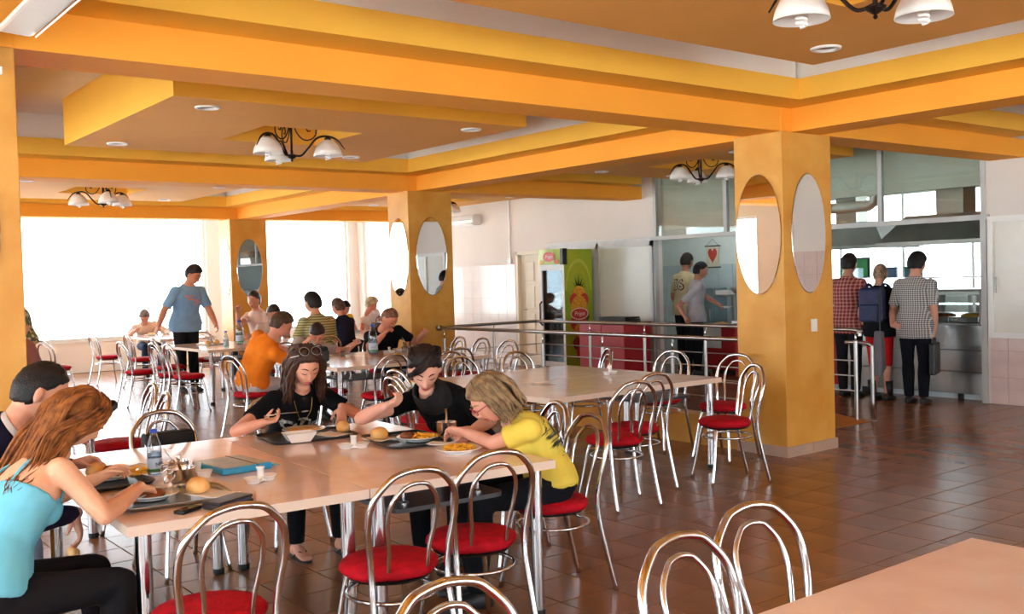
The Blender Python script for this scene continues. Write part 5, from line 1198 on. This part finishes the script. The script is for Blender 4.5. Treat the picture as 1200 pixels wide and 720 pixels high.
H = pA['HD']; sg2 = empty('sunglasses', H.loc(0.07,0,0.12), 0, 'black sunglasses pushed into the hair of the woman in light blue', 'sunglasses'); OL = sg2.location
for sgn in (1, -1):
    MB().ell(H.loc(0.068, sgn*0.036, 0.112), 0.020, 0.035, 0.027, 12, 8, Matrix((H.f, H.l, H.u)).transposed()).build('lens', M_BLACK, sg2, True, org=OL)
    MB().tube([H.loc(0.062,sgn*0.066,0.105),H.loc(0.0,sgn*0.100,0.06),H.loc(-0.05,sgn*0.100,0.02)], 0.003, 6).build('temple', M_BLACK, sg2, True, org=OL)
# ------------------------------------------------------------------ things on the tables
ZT = 0.7505
def at(o, x, y, z, rz=0): o.location = (x, y, z); o.rotation_euler.z = rz; return o
def tray(x, y, w, d, rz, label, m):
    e = empty('serving_tray', (x, y, ZT), rz, label, 'tray'); r = 0.05; pts = []; 
    for cx, cy, s in ((w/2-r,d/2-r,0),(-w/2+r,d/2-r,90),(-w/2+r,-d/2+r,180),(w/2-r,-d/2+r,270)):
        for k in range(5): pts.append((cx+r*math.cos(rad(s+k*22.5)), cy+r*math.sin(rad(s+k*22.5))))
    MB().prism([(px*0.95, py*0.94) for px, py in pts], 0.001, 0.004).build('base', m, e)
    R = [[(px*f, py*f, z) for px, py in pts] for f, z in ((0.95,0.001),(1.0,0.016),(1.015,0.017),(1.012,0.0145),(0.955,0.004))]
    MB().rings(R, closed=True).build('rim', m, e, True)
    return e
def plate(x, y, z, r, label, m=M_PORC):
    e = empty('plate', (x, y, z+0.0035), 0, label, 'plate')
    MB().lathe([(r*0.55,0.0),(r*0.62,0.004),(r*0.97,0.017),(r,0.020),(r*0.98,0.022),(r*0.62,0.009),(r*0.3,0.007)], n=32).build('dish', m, e, True); MB().lathe([(r*0.5,0.0),(r*0.56,-0.003),(r*0.60,-0.003),(r*0.63,0.004)], n=28, cap=False).build('foot_ring', m, e, True)
    return e
def bun(x, y, z, r, label):
    m = MB().lathe([(r*0.7,0.0),(r*0.95,0.010),(r,0.022),(r*0.9,0.040),(r*0.62,0.055),(r*0.25,0.061)], n=20)
    for i, v in enumerate(m.v): m.v[i] = (v[0]*(1.0+0.12*noise.noise(Vector((v[0]*30, v[1]*30, x)))), v[1]*0.88, v[2])
    o = tag(m.build('bread_roll', M_BUN, None, True), label, 'bread'); return at(o, x, y, z, x*3)
def fries(x, y, z, r, n, label, seed, m=M_FRIES):
    rnd = random.Random(seed); b = MB()
    for k in range(n):
        a = rnd.uniform(0, 2*PI); q = r*math.sqrt(rnd.random()); t = rnd.uniform(0, PI); L = rnd.uniform(0.02, 0.036); zz = 0.006+(1-q/r)*0.026*rnd.uniform(0.4, 1)
        d = V(math.cos(t), math.sin(t), rnd.uniform(-0.3, 0.3))*L; c = V(q*math.cos(a), q*math.sin(a), zz+0.004); b.tube([c-d, c+d], 0.0055, 4)
    o = tag(b.build('fries', m), label, 'food', kind='stuff'); return at(o, x, y, z)
def lump(x, y, z, a, b, c, label, m, name='food_portion'):
    mb = MB().ell((0,0,c*0.6), a, b, c, 18, 10)
    for i, v in enumerate(mb.v):
        q = 1+0.22*noise.noise(Vector((v[0]*45+x, v[1]*45, v[2]*45))); mb.v[i] = (v[0]*q, v[1]*q, max(0.0, v[2]*q))
    return at(tag(mb.build(name, m, None, True), label, 'food'), x, y, z)
def pot(x, y, z, label, r=0.056, h=0.085, spoon=True, rz=0):
    e = empty('steel_cup', (x, y, z), rz, label, 'cup')
    MB().lathe([(r*0.62,0.0),(r*0.66,0.008),(r*0.45,0.016),(r*0.7,0.024),(r*0.98,0.045),(r,h),(r*1.05,h+0.004),(r*1.0,h+0.004),(r*0.94,h-0.004),(r*0.90,0.045),(r*0.5,0.03)], n=28).build('bowl', M_SILVER, e, True, sharp=50)
    MB().tube(bez([(r,0,h-0.012),(r+0.030,0,h-0.014),(r+0.034,0,h-0.05),(r,0,0.045)], 4), 0.004, 6).build('handle', M_SILVER, e, True)
    if spoon: MB().tube([(-0.01,0.0,0.04),(0.03,0.02,h+0.02),(0.055,0.04,h+0.065)], [0.004,0.003,0.004], 6, flat=2).build('spoon', M_SILVER, e, True)
    MB().lathe([(r*0.9,h-0.02),(r*0.2,h-0.018)], n=20).build('soup', mat('soup', (206,150,90), 0.3), e)
def bottle(x, y, z, h, label, text=None, face=0):
    e = empty('water_bottle', (x, y, z), rad(face), label, 'bottle'); r = h*0.155; k = h
    MB().lathe([(r*0.7,0.0),(r*0.95,0.01*k),(r,0.05*k),(r,0.28*k),(r*0.96,0.30*k),(r,0.32*k),(r,0.60*k),(r*0.86,0.70*k),(r*0.52,0.84*k),(r*0.40,0.90*k),(r*0.40,0.93*k)], n=24).build('body', M_CLEAR, e, True)
    MB().lathe([(r*0.66,0.006),(r*0.92,0.02*k),(r*0.955,0.06*k),(r*0.955,0.5*k)], n=20).build('water', glass('water_tint', (222,236,244), refl=0.06), e, True)
    MB().lathe([(r*0.48,0.925*k),(r*0.48,0.995*k),(r*0.42,1.0*k)], n=16).build('cap', mat('blue_cap', (30,70,190), 0.4), e, True, sharp=40)
    lb_ = MB().lathe([(r*1.006,0.10*k),(r*1.012,0.12*k),(r*1.012,0.36*k),(r*1.006,0.38*k)], n=28, cap=False).build('label', mat('bottle_label', (206,222,236), 0.4, rgb2=(170,200,226), scale=12), e, True)
    MB().lathe([(r*1.014,0.10*k),(r*1.014,0.15*k)], n=28, cap=False).build('label_band', mat('label_green', (70,140,70), 0.4), lb_, True)
    if text: text_mesh('label_lettering', text, 0.022, mat('label_ink', (40,60,130), 0.5), lb_, (r*1.035,0,0.25*k), (0,1,0), (0,0,1), 0.0004, bend=0.5/r)
def cup(x, y, z, label, r=0.027, h=0.045, m=M_WPLAST):
    o = tag(MB().lathe([(r*0.72,0.0),(r*0.75,0.003),(r,h),(r*1.06,h+0.002),(r*0.96,h),(r*0.70,0.006)], n=18).build('small_cup', m, None, True, sharp=60), label, 'cup'); return at(o, x, y, z)
def condiment(x, y, label, rz=0):
    e = empty('condiment_dish', (x, y, ZT), rz, label, 'dish')
    for k in range(2):
        c = (0.042 if k else -0.042); MB().lathe([(0.026,0.0),(0.03,0.004),(0.042,0.026),(0.044,0.026),(0.040,0.022),(0.028,0.007)], (0,c,0), 18).build('bowl', M_PORC, e, True)
    MB().lathe([(0.013,0.004),(0.016,0.02),(0.0155,0.058),(0.020,0.066),(0.018,0.068)], (0.0,0,0), 14).build('toothpick_holder', M_PORC, e, True)
    box(-0.018,0.018,-0.03,0.03,0.004,0.014).build('bridge', M_PORC, e)
def napkin(x, y, z, w, d, rz, label):
    n = 6; vs_ = []; 
    for i in range(n+1):
        for j in range(n+1): vs_.append(((i/n-0.5)*w, (j/n-0.5)*d, 0.003+0.004*noise.noise(Vector((i*0.9+x, j*0.9+y, 1)))+ (0.004 if i in (0, n) else 0)))
    mb = MB().add(vs_, [(i*(n+1)+j, (i+1)*(n+1)+j, (i+1)*(n+1)+j+1, i*(n+1)+j+1) for i in range(n) for j in range(n)])
    o = tag(mb.build('napkin', M_PAPER, None, True), label, 'napkin'); md = o.modifiers.new('t', 'SOLIDIFY'); md.thickness = 0.0015; return at(o, x, y, z, rz)
def fork(p0, p1, label, spoon=False):
    p0, p1 = Vector(p0), Vector(p1); d = (p1-p0).normalized(); e = empty('spoon' if spoon else 'fork', tuple(p0), 0, label, 'cutlery'); L = (p1-p0).length
    side = d.cross(V(0,0,1)).normalized(); up = side.cross(d)
    MB().tube([V(0,0,0), d*L*0.35+up*0.004, d*L*0.72], [0.004,0.003,0.0028], 6, flat=1.6).build('handle', M_STEEL, e, True)
    if spoon: MB().ell(d*L*0.86, 0.022,0.014,0.004, 12, 7, Matrix((d, side, up)).transposed()).build('bowl', M_STEEL, e, True)
    else:
        MB().tube([d*L*0.70, d*L*0.78, d*L*0.84], [0.003,0.010,0.010], 8, flat=0.25).build('neck', M_STEEL, e, True)
        for k in (-1.5,-0.5,0.5,1.5): MB().tube([d*L*0.83+side*(0.0055*k), d*L+side*(0.0055*k)+up*0.003], 0.0013, 5).build('tine', M_STEEL, e, True)
# left half of the near table
tray(4.11,-1.41,0.34,0.44,rad(-6),'steel tray in front of the woman in light blue',M_STEEL)
plate(4.15,-1.33,ZT+0.008,0.115,'plate on the steel tray of the woman in light blue'); lump(4.15,-1.33,ZT+0.016,0.07,0.06,0.02,'meat portion on the plate of the woman in light blue',M_MEAT)
napkin(4.00,-1.53,ZT+0.018,0.20,0.13,rad(20),'paper napkin under the bread roll on the left'); bun(4.05,-1.49,ZT+0.026,0.055,'golden bread roll beside the steel cup')
pot(4.21,-1.48,ZT+0.018,'steel soup cup between the bottle and the bread roll', rz=2.0); pot(4.58,-1.60,ZT,'steel cup standing behind the soup cup, near the bottle',0.045,0.07, rz=1.0)
bottle(4.70,-1.53,ZT,0.215,'small water bottle with blue cap beside the blue folder','NSEC',215)
tray(4.68,-1.30,0.42,0.32,rad(4),'dark tray in front of the navy sweater',M_DARKSHELF); plate(4.74,-1.34,ZT+0.008,0.125,'plate with burger and fries for the man in navy')
fries(4.70,-1.42,ZT+0.016,0.07,26,'yellow fries on the plate of the man in navy',2); bun(4.80,-1.30,ZT+0.018,0.05,'burger bun on the plate of the man in navy'); lump(4.74,-1.34,ZT+0.014,0.05,0.045,0.03,'fried meat on the plate of the man in navy',M_MEAT)
napkin(4.92,-1.55,ZT+0.002,0.18,0.14,0.5,'white paper napkin lying behind the water bottle')
cup(4.48,-1.68,ZT,'small white plastic bowl next to the blue folder',0.036,0.028); cup(4.62,-1.70,ZT,'small white shaker cup next to the blue folder',0.020,0.05)
fo = empty('document_folder', (4.60,-1.86,ZT), rad(4), 'translucent blue document folder on the near table', 'folder'); M_FOLD = mat('blue_plastic', (40,160,214), 0.15, var=0.05)
bevel(box(-0.165,0.165,-0.125,0.125,0.001,0.030).build('case', M_FOLD, fo), 0.006, 2); box(-0.155,0.155,-0.115,0.115,0.0302,0.0312).build('cover_sheet', mat('folder_sheet', (150,180,200), 0.12, rgb2=(120,160,190), scale=9), fo); MB().tube([(-0.166,-0.06,0.004),(-0.166,-0.05,0.031),(0.0,-0.05,0.0325),(0.166,-0.05,0.031)], 0.002, 5).build('elastic', M_BLACK, fo); box(-0.165,0.10,-0.165,-0.125,0.012,0.014).build('flap', M_FOLD, fo)
condiment(4.18,-1.82,'white condiment dish with toothpicks near the blue folder',0.3)
wa = empty('wallet', (3.83,-1.53,ZT), rad(25), 'black leather wallet near the front edge of the table', 'wallet'); M_LEA = mat('black_leather', (34,30,36), 0.35, bump=0.2, bscale=120)
bevel(box(-0.045,0.045,-0.095,0.095,0.0,0.012).build('lower_flap', M_LEA, wa), 0.004); bevel(box(-0.045,0.043,-0.093,0.097,0.019,0.031).build('upper_flap', M_LEA, wa), 0.004); box(-0.040,0.040,-0.090,0.085,0.012,0.019).build('notes', mat('wallet_lining', (70,80,110), 0.6), wa); MB().rings([[(x,0.088,z) for x, z in ((-0.044,0.001),(0.044,0.001),(0.044,0.030),(-0.044,0.030))],[(x,0.104,z) for x, z in ((-0.040,0.009),(0.040,0.009),(0.040,0.022),(-0.040,0.022))]]).build('fold', M_LEA, wa)
ph = empty('mobile_phone', (3.84,-1.37,ZT), rad(30), 'black mobile phone beside the wallet', 'phone'); bevel(box(-0.024,0.024,-0.055,0.055,0.0,0.014).build('body', M_BLACK, ph), 0.004); box(-0.018,0.018,-0.01,0.048,0.014,0.0146).build('screen', mat('phone_screen', (14,14,18), 0.08), ph)
# right half
tray(5.21,-2.55,0.40,0.50,rad(-8),'black tray in front of the girl with sunglasses',M_DARKSHELF)
bo = empty('rectangular_bowl', (5.05,-2.43,ZT+0.006), rad(80), 'white rectangular salad bowl on the girl\'s tray', 'bowl'); MB().rings([[(x*f, y*f, z) for x, y in ((-0.085,-0.055),(0.085,-0.055),(0.085,0.055),(-0.085,0.055))] for f, z in ((0.62,0.0),(1.0,0.052),(1.04,0.052),(0.96,0.049),(0.60,0.005))]).build('bowl', M_PORC, bo); MB().ell((0,0,0.028),0.06,0.036,0.014).build('salad', M_FRIES, bo, True)
plate(5.34,-2.60,ZT+0.006,0.125,'plate with flatbread in front of the girl with sunglasses'); lump(5.34,-2.60,ZT+0.014,0.10,0.08,0.010,'flatbread on the plate of the girl with sunglasses',M_BUN,'flatbread')
napkin(5.09,-2.66,ZT+0.012,0.18,0.13,0.3,'paper napkin under the girl\'s left hand'); bun(5.16,-2.76,ZT+0.012,0.045,'bread roll beside the girl\'s left hand')
condiment(4.66,-2.55,'white condiment dish with toothpicks in the middle of the near table',-0.4)
tray(4.66,-2.87,0.50,0.36,rad(-10),'dark tray in front of the dark-haired woman',M_DARKSHELF)
napkin(4.77,-2.78,ZT+0.008,0.17,0.14,0.2,'paper napkin under the bread roll of the dark-haired woman'); bun(4.77,-2.77,ZT+0.014,0.052,'bread roll on the tray of the dark-haired woman')
plate(4.58,-2.90,ZT+0.008,0.118,'plate of meat and fries of the dark-haired woman'); fries(4.55,-2.93,ZT+0.018,0.07,26,'fries on the plate of the dark-haired woman',5); lump(4.63,-2.86,ZT+0.018,0.045,0.04,0.022,'meat on the plate of the dark-haired woman',M_MEAT)
pot(4.50,-3.03,ZT+0.008,'steel soup cup beside the dark-haired woman', 0.056, 0.09, True, -1.2)
napkin(4.34,-2.90,ZT+0.016,0.16,0.10,0.6,'folded napkin between the two plates on the right')
plate(4.15,-2.86,ZT,0.118,'plate of fries in front of the woman in yellow'); fries(4.15,-2.86,ZT+0.010,0.080,34,'fries on the plate of the woman in yellow',7)
# cutlery in hands
for p, k, tgt, lb, sp in ((pA,0,(4.16,-1.40,0.785),'fork in the hand of the woman in light blue',False),(pC,0,(5.19,-2.58,0.90),'spoon held by the girl with sunglasses',True),(pD,0,(4.70,-2.95,1.035),'fork raised to the mouth of the dark-haired woman',False),(pE,1,(4.19,-2.88,0.785),'fork in the hand of the woman in yellow',False)):
    h0 = p['ends'][k]; fork(h0-(Vector(tgt)-h0).normalized()*0.06, Vector(tgt), lb, sp)
# bread in the man's hand
lump(pB['ends'][0].x, pB['ends'][0].y, pB['ends'][0].z-0.09, 0.03,0.025,0.03,'piece of bread in the hand of the man in navy',M_BUN,'bread_piece')
# bag draped on the empty chair
jk = empty('black_bag', (5.955,-2.02,0.50), rad(3), 'black bag hanging on the back of the empty chair', 'bag')
bevel(box(-0.06,0.045,-0.15,0.15,0.0,0.27).build('body', mat('black_nylon', (20,20,22), 0.7, bump=0.3, bscale=30), jk), 0.025, 3); bevel(box(-0.068,-0.06,-0.14,0.14,0.12,0.26).build('flap', mat('black_nylon2', (26,26,28), 0.7), jk), 0.004)
# bare middle table
condiment(6.41,-6.05,'white condiment dish on the bare middle table',0.2); napkin(6.25,-5.14,ZT,0.2,0.14,0.4,'paper napkin lying on the bare middle table')
# bottle table
sb = empty('shoulder_bag', (9.86,-5.00,ZT), rad(40), 'black shoulder bag standing on the table behind the girl', 'bag'); bevel(box(-0.07,0.07,-0.13,0.13,0,0.18).build('body', mat('black_nylon', (20,20,22), 0.7), sb), 0.03, 3); bevel(box(-0.085,-0.07,-0.11,0.11,0.02,0.13).build('pocket', M_BLACK, sb), 0.01); MB().tube(bez([(0,-0.12,0.15),(0.0,-0.06,0.20),(0,0.06,0.20),(0,0.12,0.15)], 4), 0.006, 6).build('strap', M_BLACK, sb, True)
bottle(10.50,-6.05,ZT,0.36,'tall water bottle in front of the man in black','dorna',150)
pot(10.72,-5.80,ZT,'steel cup in front of the grey polo shirt',0.06,0.09,False); cup(10.45,-5.62,ZT,'clear plastic glass near the black shoulder bag',0.035,0.07,M_CLEAR); cup(10.30,-5.60,ZT,'white plastic cup on the table with the black shoulder bag',0.035,0.03)
condiment(10.55,-6.30,'white condiment dish beside the tall water bottle'); plate(10.78,-6.62,ZT,0.12,'plate in front of the man in black'); lump(10.78,-6.62,ZT+0.01,0.06,0.06,0.02,'food on the plate of the man in black',M_BUN); cup(10.30,-6.36,ZT,'clear plastic glass on the table of the man in black',0.036,0.08,M_CLEAR); pot(10.85,-6.74,ZT,'steel cup at the right end of the bottle table',0.05,0.09,True)
plate(10.72,-5.50,ZT,0.12,'plate under the chin of the man in the grey polo shirt'); lump(10.72,-5.50,ZT+0.01,0.06,0.06,0.02,'food on the plate of the man in the grey polo',M_MEAT)
plate(10.2,-5.02,ZT,0.12,'plate in front of the man in orange'); fries(10.2,-5.02,ZT+0.01,0.07,14,'fries on the plate of the man in orange',9)
# standing man's table
bottle(13.45,-5.42,ZT,0.24,'small water bottle on the table beside the standing man'); bottle(14.05,-5.87,ZT,0.36,'tall water bottle on the table beside the standing man'); tray(14.5,-5.62,0.42,0.32,0.1,'tray of bread on the table beside the standing man',M_WPLAST)
bun(14.45,-5.55,ZT+0.006,0.055,'bread roll on the tray beside the standing man, left'); bun(14.56,-5.72,ZT+0.006,0.055,'bread roll on the tray beside the standing man, right'); pot(14.3,-6.3,ZT,'steel cup on the table of the seated men',0.06,0.09,False); plate(14.6,-6.5,ZT,0.12,'plate on the table of the seated men'); lump(14.6,-6.5,ZT+0.01,0.06,0.06,0.025,'food on the plate of the seated men',M_BUN)
plate(18.42,-6.02,ZT,0.12,'plate in front of the man in the pale shirt'); pot(18.35,-6.3,ZT,'steel cup in front of the man in the pale shirt',0.06,0.09,False); lump(18.42,-6.02,ZT+0.01,0.06,0.06,0.025,'food of the man in the pale shirt',M_BUN)
plate(15.6,-8.65,ZT,0.12,'plate on the far women\'s table'); hb = empty('handbag', (15.3,-8.95,ZT), 0.4, 'brown handbag on the far women\'s table', 'bag'); bevel(box(-0.08,0.08,-0.17,0.17,0,0.16).build('body', mat('brown_leather', (92,52,44), 0.45), hb), 0.04, 3); MB().tube(bez([(0,-0.1,0.14),(0,-0.06,0.24),(0,0.06,0.24),(0,0.1,0.14)], 4), 0.008, 6).build('handle', mat('brown_leather', (92,52,44), 0.45), hb, True)
# plate in the grey t-shirt man's hand
plate(pS['ends'][1].x-0.03, pS['ends'][1].y-0.08, pS['ends'][1].z, 0.10, 'white plate held out by the man in the grey t-shirt')
